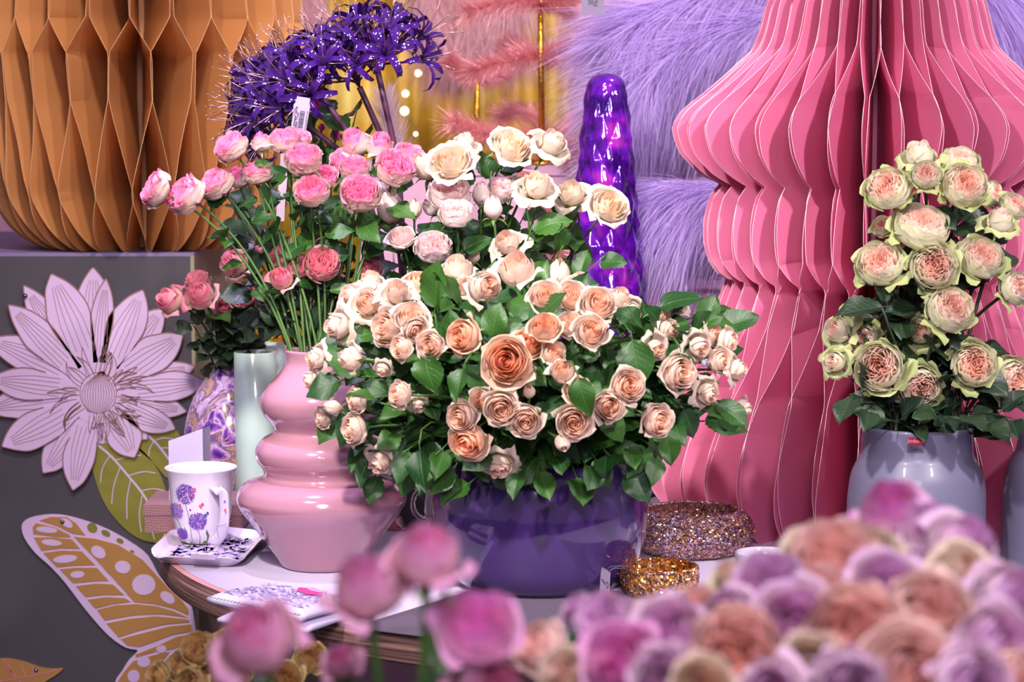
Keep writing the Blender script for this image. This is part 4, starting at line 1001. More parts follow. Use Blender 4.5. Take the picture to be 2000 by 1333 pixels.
blob([(398, 1036), (402, 1050), (396, 1068), (384, 1084), (388, 1066)], M['grnprint'], 'leaf_print'); blob([(352, 1030), (358, 1042), (355, 1044)], M['grnprint'], 'leaf_print'); blob([(346, 1066), (362, 1084), (352, 1080)], M['grnprint'], 'leaf_print')
blob([(362, 1056), (368, 1084), (364, 1080)], M['grnprint'], 'leaf_print')
mb = MB(); hx = hp[12]
for (dx, dz, s, m_) in ((.001, -.012, .003, 'lavprint'), (0, -.025, .0028, 'redprint')):
    c = hp[14] + Vector((.002, -.0042, dz + .012)); V = [c + Vector((s * math.cos(k * 1.257) * (1 if k % 2 else .6), -.0006, s * math.sin(k * 1.257))) for k in range(5)]
    link('handle_print', mesh('handle_print', V, [tuple(range(5))], M[m_], False), mug)
# swing ticket tied to the mug handle
tk = empty('swing_ticket', T(400, 1088, .758), 'tiny white swing ticket on a thread from the mug handle', 'tag')
mb = MB(); a_ = T(371, 1091, .7655); b_ = T(420, 1094, .7655); mb.add([a_, b_, b_ + Vector((0, .012, .004)), a_ + Vector((0, .012, .004)), a_ - Vector((0, 0, .0006)), b_ - Vector((0, 0, .0006)), b_ + Vector((0, .012, .0034)), a_ + Vector((0, .012, .0034))], [(0,1,2,3),(7,6,5,4),(0,4,5,1),(1,5,6,2),(2,6,7,3),(3,7,4,0)]); mb.build('ticket', M['label_paper'], tk, False)
mb = MB(); mb.tube([Vector(mg(421, 1024, .030)), Vector(mg(425, 1050, .03)), T(424, 1092, .766)], .0005, 4); mb.tube([Vector(mg(421, 1024, .030)), Vector(mg(436, 1022, .032)), Vector(mg(447, 1018, .022))], .0005, 4); mb.build('thread', M['label_paper'], tk)

# folded napkins
def napkin(q, z, th, label, seed):
    r = empty('folded_napkin', (q[0] + q[2]) / 2, label, 'napkin', None); lay = 3
    for k in range(1):
        V = []; Fc = []; nu_, nv_ = 14, 10
        for s in range(2):
            for j in range(nv_ + 1):
                for i in range(nu_ + 1):
                    u, v = i / nu_, j / nv_; p = q[0] * (1-u)*(1-v) + q[1]*u*(1-v) + q[2]*u*v + q[3]*(1-u)*v
                    e = min(u, 1-u, v, 1-v); rnd = max(0, 1 - e / .06) ** 2 * .35
                    zz = (z + th * (1 - rnd) + .0012 * math.sin(u * 7 + seed) * math.sin(v * 5)) if s else z + th * rnd * .9
                    V.append((p.x, p.y, zz))
        n1 = (nu_ + 1) * (nv_ + 1)
        for j in range(nv_):
            for i in range(nu_):
                a = j * (nu_ + 1) + i; Fc += [(a + n1, a + 1 + n1, a + nu_ + 2 + n1, a + nu_ + 1 + n1), (a, a + nu_ + 1, a + nu_ + 2, a + 1)]
        for i in range(nu_): Fc += [(i, i+1, i+1+n1, i+n1), (nv_*(nu_+1)+i+1, nv_*(nu_+1)+i, nv_*(nu_+1)+i+n1, nv_*(nu_+1)+i+1+n1)]
        for j in range(nv_): a = j*(nu_+1); b2 = a+nu_; Fc += [(a+nu_+1, a, a+n1, a+nu_+1+n1), (b2, b2+nu_+1, b2+nu_+1+n1, b2+n1)]
        link('cloth', mesh('cloth', V, Fc, mat('white_napkin', s2l((204, 192, 222)), .75)), r)
    return r
zq = .7505
q2 = [T(424, 1196, .768), T(600, 1216, .768), T(716, 1176, .768), T(540, 1150, .768)]
napkin(q2, zq, .014, 'white folded napkin with green stitched edge, under the other one', 1)
q1 = [T(404, 1160, .782), T(588, 1196, .782), T(706, 1162, .782), T(520, 1138, .782)]
nk = napkin(q1, zq + .0150, .017, 'folded napkin printed with lavender and a magenta tulip on top of the pair', 2)
ztop = zq + .0150 + .0182
def nm(s, t): p = q1[0]*(1-s)*(1-t) + q1[1]*s*(1-t) + q1[2]*s*t + q1[3]*(1-s)*t; return (p.x, p.y, ztop)
for cc, nn_, sd, sz_ in (('softprint', 520, 11, .026), ('lavprint', 220, 12, .018), ('grnprint', 60, 13, .022)): scatter(nm, nn_, sz_, M[cc], 'floral_print', nk, lambda: (random.uniform(.06, .94), random.uniform(.1, .92)), 2.4, sd)
def tul(pts, m): V = [nm(*p) for p in pts]; V = [(x, y, z + .0006 + .0005 * (m.name != 'magenta_print')) for x, y, z in V]; link('tulip_print', mesh('tulip_print', V, [tuple(range(len(V)))], m, False), nk)
tul([(.42, .88), (.50, .72), (.66, .62), (.80, .66), (.72, .80), (.56, .92)], M['magprint']); tul([(.48, .90), (.58, .80), (.72, .76), (.66, .86), (.54, .95)], mat('light_pink_print', s2l((236, 150, 200)), .4))
mb = MB()
for s in range(26):
    u = .03 + s * .037; a = Vector(nm(u, .0)); mb.add([a + Vector((0, -.0006, -.006)), a + Vector((.004, -.0006, -.005)), a + Vector((.005, -.0006, -.0075)), a + Vector((.001, -.0006, -.0085))], [(0, 1, 2, 3)])
mb.build('green_hem_print', M['grnprint'], nk, False)
for (x, y, s, m_) in ((468, 1058, 4, 'redprint'), (490, 1076, 3, 'lavprint'), (494, 1066, 3, 'softprint')): pass

# ------------------------------------------------------------------ violet glass cone tree
CD = 3.9; cxx = xat(1182, CD); z1 = zat(142, CD); z0 = .7505; Hc = z1 - z0
cone = empty('glass_cone_tree', (cxx, CD, z0), 'tall violet mirrored glass cone with diamond facets behind the cream roses', 'ornament')
V = []; Fc = []; na, nz_ = 144, 300; nd = 9
for j in range(nz_ + 1):
    t = j / nz_; z = Hc * t
    r = lerp(.100, .031, t) if t < .965 else .0335 * math.sqrt(max(0.0001, 1 - ((t - .965) / .035) ** 2))
    if t < .02: r *= .9 + 5 * t
    for i in range(na):
        a = i / na * 6.28318; sc_ = sm(.0, .05, t) * (1 - sm(.93, .98, t))
        rows = 21 * (t ** .92)
        A_ = (a / 6.28318 * nd + rows * .5) % 1; B2 = (a / 6.28318 * nd - rows * .5) % 1
        d_ = min(A_, 1 - A_, B2, 1 - B2) * 2
        rr = r * (1 + sc_ * (.13 * d_ - .03)) + sc_ * .0012 * math.sin(i * 1.7 + j * .31) * .3
        V.append((rr * math.cos(a), rr * math.sin(a), z))
for j in range(nz_):
    for i in range(na): i2 = (i + 1) % na; Fc.append((j*na+i, j*na+i2, (j+1)*na+i2, (j+1)*na+i))
Fc += [tuple(range(na - 1, -1, -1)), tuple(nz_ * na + i for i in range(na))]
link('body', mesh('body', V, Fc, M['glassp']), cone, Matrix.Translation((cxx, CD, z0)))

# glass hurricane jar
JD = 4.12; jx = xat(1338, JD); jh = zat(506, JD) - .7505
jr = empty('glass_hurricane_jar', (jx, JD, .7505), 'large clear glass hurricane jar with ribbed rim behind the lilac plumes', 'jar')
mb = MB(); mb.lathe(vessel(smooth_prof([(.060, 0), (.085, .02), (.098, .10), (.098, jh * .7), (.09, jh - .035), (.082, jh - .03)], 4), .003), 64); mb.build('body', M['glass'], jr, M=Matrix.Translation((jx, JD, .7505)))
mb = MB(); prr = []
for k in range(9): prr += [(.083 + (.002 if k % 2 else 0), jh - .03 + .0035 * k)]
mb.lathe(prr + [(.080, jh), (.078, jh - .002), (.078, jh - .03), (.083, jh - .03)], 64); mb.build('ribbed_rim', mat('smoked_lilac_rim', s2l((150, 120, 160)), .2, coat=.5), jr, M=Matrix.Translation((jx, JD, .7505)))

# pale pink plinths behind the table
def plinth(x0, x1, y0, D, dep, label, m):
    a, b2, zt_ = xat(x0, D), xat(x1, D), zat(y0, D); r = empty('pink_plinth', ((a + b2) / 2, D + dep / 2, 0), label, 'plinth')
    mb = MB(); mb.box((a, D, 0), (b2, D + dep, zt_ - .02)); mb.build('body', m, r, False)
    mb = MB(); mb.box((a - .006, D - .006, zt_ - .02), (b2 + .006, D + dep, zt_)); mb.build('top_panel', m, r, False)
    return zt_
PZ = plinth(705, 1105, 322, 4.38, .42, 'pale pink plinth behind the roses carrying the tinsel tree', M['pale_pink'])
PZ2 = plinth(1215, 1640, 545, 4.8, .4, 'lilac pink plinth behind the purple plumes and glass jar', mat('lilac_pink_board', s2l((208, 146, 196)), .6))
# ------------------------------------------------------------------ feather plumes and tinsel
def strands(axis, n, L, droop, m, name, parent, seed, fwd=.5, wid=.0011, seg=4, taper=True, spread=1.0, side=None, camw=None):
    rng = np.random.default_rng(seed); A = np.array([tuple(p) for p in axis]); K = len(A)
    t = rng.random(n) ** .9 * (K - 1.001); i = t.astype(int); f = (t - i)[:, None]
    p = A[i] * (1 - f) + A[i + 1] * f; tn = A[i + 1] - A[i]; tn /= np.linalg.norm(tn, axis=1)[:, None]
    rnd = rng.normal(size=(n, 3)); rnd -= (rnd * tn).sum(1)[:, None] * tn; rnd /= np.linalg.norm(rnd, axis=1)[:, None]
    if side is not None: rnd = rnd * .7 + np.array(side)[None, :] * rng.random((n, 1)); rnd /= np.linalg.norm(rnd, axis=1)[:, None]
    d = rnd * spread * (1 - fwd) + tn * fwd; d /= np.linalg.norm(d, axis=1)[:, None]
    u = (t / (K - 1)); Ls = L * (.55 + .45 * rng.random(n))
    if taper: Ls = Ls * (.55 + .75 * np.sin(np.pi * (u * .8 + .15)))
    w = wid * (.6 + .8 * rng.random(n)); wv = np.cross(d, rng.normal(size=(n, 3))); wv /= np.linalg.norm(wv, axis=1)[:, None]
    curl = rng.normal(size=(n, 3)) * .12
    V = np.zeros((n, seg * 2 + 1, 3))
    for s in range(seg):
        q = s / seg; c = p + d * (Ls * q)[:, None] + np.array([0, 0, -1.0])[None, :] * (droop * Ls * q * q)[:, None] + curl * (Ls * q * q)[:, None]
        ww = (w * (1 - q * .6))[:, None] * wv * .5; V[:, s*2] = c - ww; V[:, s*2+1] = c + ww
    V[:, -1] = p + d * Ls[:, None] + np.array([0, 0, -1.0])[None, :] * (droop * Ls)[:, None] + curl * Ls[:, None]
    nv = seg * 2 + 1; base = (np.arange(n) * nv)
    quads = np.concatenate([np.stack([base + s*2, base + s*2+1, base + s*2+3, base + s*2+2], 1) for s in range(seg - 1)])
    tris = np.stack([base + (seg-1)*2, base + (seg-1)*2+1, base + seg*2], 1)
    me = bpy.data.meshes.new(name); nq, nt = len(quads), len(tris)
    me.vertices.add(n * nv); me.vertices.foreach_set('co', V.reshape(-1).astype(np.float32))
    me.loops.add(nq * 4 + nt * 3); me.loops.foreach_set('vertex_index', np.concatenate([quads.ravel(), tris.ravel()]).astype(np.int32))
    me.polygons.add(nq + nt); me.polygons.foreach_set('loop_start', np.concatenate([np.arange(nq) * 4, nq * 4 + np.arange(nt) * 3]).astype(np.int32))
    me.update(calc_edges=True); me.validate(); me.materials.append(m); me.polygons.foreach_set('use_smooth', [True] * len(me.polygons))
    return link(name, me, parent)
def curve3(pts, D0, D1, k=6):
    s = smooth2(pts, k, False); return [P(x, y, lerp(D0, D1, i / (len(s) - 1))) for i, (x, y) in enumerate(s)]
def plume(pts, D0, D1, n, L, droop, m, label, seed, foot=None, name='feather_plume', group=None, fwd=.55, wid=.0011, sidev=None, stemm=None):
    ax = curve3(pts, D0, D1); root = empty(name, foot if foot is not None else ax[0], label, 'plume', group)
    mb = MB(); sp = ([foot, Vector((foot.x, foot.y, ax[0].z * .6 + foot.z * .4))] if foot is not None else []) + ax
    mb.tube(sp, [.0022] * (len(sp) - 4) + [.0016, .0012, .0009, .0006], 5); mb.build('stem', stemm or m, root)
    f = strands(ax, n, L, droop, m, 'feathers', root, seed, fwd, wid, side=sidev); f['kind'] = 'stuff'
    return root
ft = Vector((xat(1690, 4.62), 4.62, .60)); 
vb = empty('floor_vase', (ft.x, ft.y, 0), 'tall grey floor vase behind the pink lantern holding the violet plumes', 'vase'); mb = MB(); mb.lathe(vessel([(.09, 0), (.11, .02), (.12, .4), (.10, .75), (.11, .80)], .006), 48); mb.build('body', M['grey_glass'], vb, M=Matrix.Translation((ft.x, ft.y, 0)))
VM, LM = M['violetstrand'], M['lilacstrand']
plume([(1560, -60), (1440, -30), (1330, 20), (1260, 50), (1215, 85)], 4.35, 4.2, 6500, .18, .35, VM, 'violet feather plume arching highest over the glass cone', 1, ft)
plume([(1560, 40), (1440, 60), (1340, 100), (1270, 140), (1215, 190)], 4.3, 4.15, 6500, .17, .35, VM, 'violet feather plume second from the top beside the pink lantern', 2, ft)
plume([(1520, 150), (1420, 190), (1330, 215), (1260, 250), (1215, 300)], 4.35, 4.2, 6000, .16, .35, VM, 'violet feather plume spreading behind the middle of the glass cone', 3, ft)
plume([(1520, 380), (1430, 385), (1370, 390), (1310, 395), (1262, 415)], 4.08, 4.0, 7000, .17, .6, VM, 'lowest violet plume drooping over the glass hurricane jar', 4, ft)
plume([(1530, 250), (1440, 275), (1360, 300), (1290, 320), (1230, 335)], 4.5, 4.5, 4500, .12, .5, LM, 'pinkish lilac plume between the upper and lowest violet plumes', 5, ft)
plume([(1780, -120), (1850, -80), (1910, -30), (1960, 40), (1990, 110)], 4.3, 4.2, 7000, .15, .5, VM, 'violet plume reaching out past the other side of the lantern neck', 6, ft)
plume([(1820, -20), (1900, 20), (1960, 70), (2010, 140)], 4.45, 4.4, 5000, .13, .5, VM, 'violet plume low behind the lantern shoulder in the upper corner', 7, ft)
# blush plumes hang from a rail above
BM_ = M['blushstrand']
rail = empty('hanging_rail', P(900, -330, 5.1), 'thin rail above carrying the hanging blush plumes', 'rail'); mb = MB(); a0, b0 = P(540, -330, 5.1), P(1340, -330, 5.1); mb.tube([a0, b0], .006, 8); mb.tube([a0, Vector((a0.x, a0.y, 3.6))], .003, 6); mb.tube([b0, Vector((b0.x, b0.y, 3.6))], .003, 6); mb.build('pole', M['gold_pole'], rail)
for k, (pts, lab) in enumerate([
    ([(620, -330), (600, -150), (590, -60), (600, 20)], 'blush plume hanging above the violet lily heads'),
    ([(800, -330), (820, -120), (835, -10), (850, 70), (868, 130)], 'blush plume hanging straight down beside the fairy lights'),
    ([(900, -330), (900, -120), (915, -10), (920, 60), (905, 120)], 'blush plume hanging behind the second gold pole'),
    ([(1010, -330), (1000, -140), (1000, -40), (985, 40), (1000, 100)], 'blush plume hanging behind the gold tree trunk'),
    ([(1130, -330), (1130, -140), (1135, -30), (1150, 50), (1150, 110)], 'blush plume hanging behind the raised tinsel branch'),
    ([(1230, -330), (1225, -140), (1210, -30), (1200, 30), (1205, 80)], 'blush plume hanging next to the topmost violet plume')]):
    plume([(x, y * .9 - 28) for x, y in pts], 5.1, 5.0, 4200, .15, .35, BM_, lab, 20 + k, None, fwd=.72)
plume([(770, 420), (768, 360), (766, 300), (758, 240), (752, 196)], 3.75, 3.75, 1100, .055, -.1, M['whitestrand'], 'small white feathery grass plume beside the plum stems', 31, P(770, 560, 3.75), fwd=.6, wid=.0007)

# rose gold tinsel trees
def tinsel_tree(tx, D, zbase, ztop, tiers, label, seed, lean=(0, 0)):
    b = Vector((xat(tx, D), D, zbase)); tpt = Vector((xat(tx + lean[0], D), D, ztop)); root = empty('tinsel_tree', b, label, 'artificial tree')
    mb = MB(); mb.lathe([(.0005, 0), (.05, 0), (.052, .004), (.03, .010), (.0062, .014), (.0005, .014)], 24, (b.x, b.y, b.z)); mb.build('base', M['gold_pole'], root)
    mb = MB(); mb.tube([b + Vector((0, 0, .013)), b.lerp(tpt, .5), tpt], [.0065, .006, .005], 12); mb.build('trunk', M['gold_pole'], root)
    for k, (pts, dD, L) in enumerate(tiers):
        ax = curve3(pts, D, D + dD, 5); mb = MB(); mb.tube(ax, [.0016] * (len(ax) - 1) + [.0006], 5); st_ = mb.build('branch', M['tinsel'], root)
        f = strands(ax, 1300, L * 1.1, .0, M['tinsel'], 'needles', st_, seed + k, .5, .0009, 3, False); f['kind'] = 'stuff'
tinsel_tree(1058, 4.42, PZ, zat(-60, 4.42), [
    ([(1058, 262), (1000, 268), (940, 258), (885, 240)], -.12, .050), ([(1058, 262), (1040, 225), (1005, 215), (975, 225)], .15, .045), ([(1058, 262), (1100, 262), (1125, 240), (1150, 225)], .12, .048),
    ([(1058, 262), (1090, 290), (1112, 300), (1125, 298)], -.15, .045), ([(1058, 262), (1020, 290), (990, 285)], -.12, .045),
    ([(1056, 112), (1100, 98), (1150, 70), (1212, 36)], -.12, .052), ([(1056, 112), (1020, 96), (1000, 86), (990, 90)], .12, .045), ([(1056, 112), (1020, 112), (970, 125), (925, 140)], -.1, .05), ([(1056, 112), (1080, 112), (1120, 92)], .14, .05),
    ([(1054, 10), (1030, 2), (970, 8), (915, 22)], -.1, .050), ([(1054, 10), (1090, -2), (1140, -14), (1190, -40)], -.1, .05), ([(1054, 10), (1040, -20), (1000, -30)], .12, .05), ([(1054, 10), (1090, 8), (1115, 20)], .12, .04)],
    'rose gold tinsel tree with gold trunk standing on the pale pink plinth', 50, (-4, 0))
tinsel_tree(932, 4.72, PZ, zat(150, 4.72), [([(932, 155), (905, 140), (880, 120)], .0, .04), ([(932, 155), (960, 150), (985, 140)], .1, .04)], 'shorter gold poled tinsel tree farther back on the pale pink plinth', 80)
# low pinkish branches glimpsed through the roses
tl_ = empty('tinsel_garland', P(1080, 470, 4.2), 'pink tinsel garland glimpsed between roses beside the glass cone', 'garland')
for k, pts in enumerate(([(1010, 330), (1040, 370), (1070, 420), (1080, 480)], [(1080, 480), (1095, 510), (1085, 545)])):
    ax = curve3(pts, 4.2, 4.2, 5); mb = MB(); mb.tube(ax, .0016, 5); s_ = mb.build('garland_wire', M['tinsel'], tl_); f = strands(ax, 1700, .05, .1, M['tinsel'], 'needles', s_, 90 + k, .5, .0012, 3, False); f['kind'] = 'stuff'

# grey price tag at the top
tgp = P(1158, 8, 4.05); tg = empty('price_tag', tgp, 'grey plastic price tag hanging above the raised tinsel branch', 'tag')
w_, h0, h1 = 22 * 4.05 / F, zat(28, 4.05), zat(-40, 4.05); yy = 4.05
mb = MB(); mb.box((tgp.x - w_, yy, h0), (tgp.x + w_, yy + .001, h1)); mb.build('tag_card', M['grey_tag'], tg, False)
mb = MB(); mb.tube([(tgp.x, yy, h1 - .005), (tgp.x, yy + .1, h1 + .3), (tgp.x, 5.09, P(0, -330, 5.1).z)], .0006, 4); mb.build('string', M['label_paper'], tg)
link('lettering', text_mesh('Mural', .011, M['ink']), tg, face_cam((xat(1162, yy), yy - .0006, zat(-2, yy)), 0, math.pi / 2))
link('lettering', text_mesh('20', .011, M['ink']), tg, face_cam((xat(1152, yy), yy - .0006, zat(4, yy)), 0, math.pi / 2))

# ------------------------------------------------------------------ violet spider lilies
def strap(mb, base, ax, out, L, w, curl):
    n = 8; V = []; sd = ax.cross(out).normalized(); pos = base.copy(); ang_ = .25
    for i in range(n):
        t = i / (n - 1); d = ax * math.cos(ang_) + out * math.sin(ang_); ww = w * math.sin(math.pi * min(1, (t * .85 + .12))) ** .8
        nn = d.cross(sd); V += [pos - sd * ww + nn * ww * .35, pos, pos + sd * ww + nn * ww * .35]; pos = pos + d * L / (n - 1); ang_ += curl * (.3 + 1.3 * t) / (n - 1) * 2
    mb.add(V, [(i*3+k, i*3+k+1, i*3+k+4, i*3+k+3) for i in range(n-1) for k in range(2)])
def floret_meshes(seed):
    random.seed(seed); mb = MB(); st = MB()
    mb.lathe([(.0028, -.004), (.0045, 0), (.004, .006), (.003, .010)], 8)
    for k in range(6):
        a = k * 1.0472 + random.uniform(-.15, .15); strap(mb, Vector((0, 0, .004)), Vector((0, 0, 1)), Vector((math.cos(a), math.sin(a), 0)), random.uniform(.070, .088), random.uniform(.0050, .0068), random.uniform(2.0, 3.1))
    for k in range(4):
        a = k * 1.57 + .5; c = .018 + random.uniform(0, .012); pts = [Vector((c * t * t * math.cos(a) + .002 * math.cos(a), c * t * t * math.sin(a) + .002 * math.sin(a), .005 + .072 * t)) for t in (0, .25, .5, .75, 1)]
        st.tube(pts, .0007, 4); e = pts[-1]; st.lathe([(.0002, -.0016), (.0016, 0), (.0002, .0016)], 6, tuple(e))
    return mesh('petals', mb.V, mb.F, M['plum_petal']), mesh('stamens', st.V, st.F, M['stamen'])
FLM = [floret_meshes(s) for s in (1, 2, 3)]
lily_foot = Vector((xat(800, 3.58), 3.58, .765))
LT = empty('steel_flower_bucket', (lily_foot.x, lily_foot.y, .7505), 'slim flower bucket hidden behind the bouquet holding the violet lilies', 'bucket'); mb = MB(); mb.lathe(vessel([(.045, 0), (.05, .005), (.06, .22)], .003), 40); mb.build('body', M['bucket'], LT, M=Matrix.Translation((lily_foot.x, lily_foot.y, .7505)))
def lily(hub, D, via, dirv, n, cone_, label, seed, big=1.0):
    random.seed(seed); hb = P(*hub, D); root = empty('violet_lily', lily_foot, label, 'artificial flower')
    v = P(*via, D + .01); mb = MB(); mb.tube(bez(lily_foot + Vector((random.uniform(-.02, .02), random.uniform(-.02, .02), 0)), lily_foot + Vector((0, 0, .25)), v + (v - hb) * .6, v, 10) + [v.lerp(hb, .5), hb], .0046, 10); mb.build('stem', M['tubeplum'], root)
    dv = Vector(dirv).normalized()
    for k in range(n):
        z = 1 - (k + .5) / n * (1 - math.cos(cone_)); a = k * 2.39996 + random.uniform(-.3, .3); s_ = math.sqrt(1 - z * z)
        q = dv.to_track_quat('Z', 'Y'); d = q @ Vector((s_ * math.cos(a), s_ * math.sin(a), z)); L = random.uniform(.052, .068) * big
        tip = hb + d * L + Vector((0, 0, random.uniform(0, .008)))
        mb = MB(); mb.tube(bez(hb, hb + dv * L * .3, tip - d * L * .4, tip, 6), .0018, 6); pd = mb.build('pedicel', M['tubeplum'], root)
        pm, sm_ = random.choice(FLM); sc_ = random.uniform(.78, 1.0) * big
        Mx = Matrix.Translation(tip) @ d.to_track_quat('Z', 'Y').to_matrix().to_4x4() @ Matrix.Rotation(random.uniform(0, 6.28), 4, 'Z') @ Matrix.Diagonal((sc_, sc_, sc_, 1))
        fo = link('floret', pm, root, Mx); link('stamens', sm_, fo, Mx)
lily((738, 140), 3.50, (770, 284), (.12, -.25, 1), 13, 1.35, 'violet spider lily head standing most upright, nearest the fairy lights', 1, 1.05)
lily((702, 170), 3.56, (746, 268), (-.35, -.1, .9), 13, 1.3, 'violet spider lily head in the middle of the bunch', 2)
lily((632, 193), 3.50, (682, 262), (-.75, -.3, .85), 14, 1.25, 'violet spider lily head above the barcode ticket', 3, 1.05)
lily((572, 224), 3.54, (658, 290), (-1, -.25, .25), 14, 1.15, 'violet spider lily head leaning lowest over the pink roses', 4, 1.0)
lily((560, 214), 3.62, (640, 300), (-.9, .2, .6), 10, 1.0, 'violet spider lily head half hidden behind the lowest leaning one', 5)
# barcode ticket
q = [P(580, 188, 3.38), P(606, 192, 3.38), P(596, 272, 3.38), P(568, 266, 3.38)]
tg = empty('barcode_ticket', P(592, 190, 3.44), 'pale barcode price ticket hanging from the violet lilies', 'tag')
oq = [(.02, 0), (.98, 0), (1.0, .12), (1.08, .2), (1.04, 1.0), (-.06, 1.0), (-.14, .22), (0, .12)]
V = [on_quad(q, u, v, 0) for u, v in oq]; V2 = [p + Vector((0, .0008, 0)) for p in V]; nn_ = len(V)
link('ticket_card', mesh('ticket_card', V + V2, [tuple(range(nn_)), tuple(range(2*nn_-1, nn_-1, -1))] + [(i, (i+1) % nn_, (i+1) % nn_ + nn_, i + nn_) for i in range(nn_)], M['label_paper'], False), tg)
mb = MB(); random.seed(4); y_ = .34
while y_ < .93:
    h_ = random.choice((.008, .014, .022)); V = [on_quad(q, u, v, .0006) for u, v in ((.40, y_), (.78, y_), (.78, y_ + h_), (.40, y_ + h_))]; mb.add(V, [(0, 1, 2, 3)]); y_ += h_ + random.choice((.008, .012, .018))
mb.build('barcode', M['ink'], tg, False)
e1 = (q[3] - q[0]).normalized(); e2 = (q[1] - q[0]); e2 = (e2 - e1 * e2.dot(e1)).normalized(); e3 = e1.cross(e2) if e1.cross(e2).y < 0 else e2.cross(e1)
def rot_text(s, size, u, v, flip=1):
    X = -e1; Z = Vector(e3); Y = Z.cross(X)
    R3 = Matrix(((X.x, Y.x, Z.x), (X.y, Y.y, Z.y), (X.z, Y.z, Z.z))).to_4x4(); link('lettering', text_mesh(s, size, M['ink']), tg, Matrix.Translation(on_quad(q, u, v, .0008)) @ R3)
rot_text('Allium glamour spray', .0052, .10, .62); rot_text('purple 77cm', .0052, .26, .62); rot_text('www.shop-interior.com', .0034, .95, .60)
mb = MB(); mb.tube([P(594, 191, 3.44), P(600, 178, 3.46), P(612, 182, 3.49), P(628, 190, 3.5)], .0009, 5); mb.build('loop', M['label_paper'], tg)
# translucent sleeve strip hanging behind pink roses
sl_ = empty('plastic_sleeve_strip', P(553, 330, 3.5), 'pale translucent plastic strip hanging down behind the pink roses', 'strip')
V = []; 
for j in range(7):
    t = j / 6; y = lerp(255, 432, t); x = lerp(556, 549, t) + 2 * math.sin(t * 5)
    for sx_ in (-8, 8):
        p = P(x + sx_, y, 3.5 + .004 * math.sin(t * 4)); V.append(p)
o = link('strip', mesh('strip', V, [(j*2, j*2+1, j*2+3, j*2+2) for j in range(6)], mat('milky_plastic', s2l((220, 200, 226)), .3, transl=.4)), sl_)
mb = MB(); mb.tube([P(556, 255, 3.5), P(562, 235, 3.52), P(572, 226, 3.54)], .0008, 5); mb.build('loop', M['label_paper'], sl_)
# ------------------------------------------------------------------ roses
random.seed(77)
VBOT = Vector((xat(626, VD), VD, .90))
def foot_at(c, r, z=None):
    a = random.uniform(0, 6.28); q = r * math.sqrt(random.random()); return (c.x + q * math.cos(a), c.y + q * math.sin(a), c.z if z is None else z)
NAMES = {'P': ('pink_rose', 'pink-tipped cream rose'), 'Pt': ('pink_rose', 'half-open pink and cream rose'), 'K': ('coral_rose', 'coral pink rose'),
         'W': ('ivory_rose', 'wide open ivory rose'), 'Wd': ('ivory_rose', 'loose ivory rose'), 'B': ('blush_rose', 'pale blush rose'), 'Bb': ('blush_rose', 'closed blush rosebud'),
         'C': ('cream_rose', 'cream spray rose'), 'Co': ('cream_rose', 'cream rose with peach centre'), 'Cd': ('cream_rose', 'cream rose with folded-back petals'), 'Cb': ('cream_rose', 'small cream rosebud'), 'O': ('peach_rose', 'deep peach rose'),
         'G': ('green_rose', 'green-rimmed cabbage rose'), 'Gd': ('green_rose', 'green-rimmed rose with drooping petals'), 'M': ('mauve_rose', 'blurred mauve rose'), 'FP': ('blush_rose', 'blurred pale peach rose'),
         'FC': ('cream_rose', 'blurred cream rose'), 'MG': ('magenta_rose', 'blurred magenta pink rose'), 'R': ('pink_rose', 'blurred pink rosebud'), 'Y': ('yellow_rose', 'muted yellow rose')}
def batch(rows, Df, footf, **kw):
    for row in rows:
        px, py, w, fx, fy, key, phrase = row[:7]; dD = row[7] if len(row) > 7 else 0
        nm_, adj = NAMES[key]; D = Df(px, py) + dD
        rose(px, py, w, fx, fy, key, adj + ' ' + phrase, 'rose', D, footf(), name=nm_, **kw)

# --- tall pink roses in the gourd vase
pinks = [
 (306,370,70,-.80,.42,'P','at the tip of the longest stem, over the orange lantern'),
 (365,382,76,-.62,.50,'P','second in from the end of the longest sprays'),
 (422,360,70,-.50,.62,'P','facing away, just below and beside the small one by the lantern'),
 (463,350,48,-.2,.7,'Pt','squeezed between two bigger blooms left of centre', .05),
 (501,338,56,-.12,.86,'P','standing upright in the middle of the left-leaning sprays'),
 (452,288,66,-.45,.70,'P','directly under the lowest lily head'),
 (510,281,44,-.1,.9,'Pt','still half closed, left of the barcode ticket'),
 (556,275,62,-.05,.85,'P','just below the barcode ticket'),
 (586,270,42,.3,.8,'P','touching the lower corner of the barcode ticket', .04),
 (593,311,72,-.06,.72,'P','showing its hot pink heart under the barcode ticket', -.03),
 (609,374,68,-.12,.62,'P','showing its heart, lower down beside a smaller one', -.05),
 (637,346,48,.25,.6,'P','smaller and brighter, tucked behind its lower neighbour'),
 (672,315,56,-.15,.7,'P','upper of the overlapping pair in the centre', .02),
 (692,330,58,.0,.72,'P','lower of the overlapping pair in the centre', -.01),
 (704,379,78,-.02,.60,'P','with the brightest heart, biggest of the pink ones', -.06),
 (773,328,76,.18,.62,'P','with bright heart nearest the ivory roses', -.03),
 (697,283,64,-.3,.75,'Pt','behind the plum stems, topmost of the pink cluster', .03),
 (740,289,62,.25,.72,'Pt','turned away at the foot of the plum lily stem', .02),
 (800,303,54,.3,.8,'P','pale and half hidden beside the largest ivory rose', .06),
]
random.seed(901)
batch(pinks, lambda x, y: 3.30 + .0002 * (x - 600), lambda: foot_at(VBOT, .02), nleaf=3, dark=False, leaf=(.028, .046), calp=True, fzk=.7)
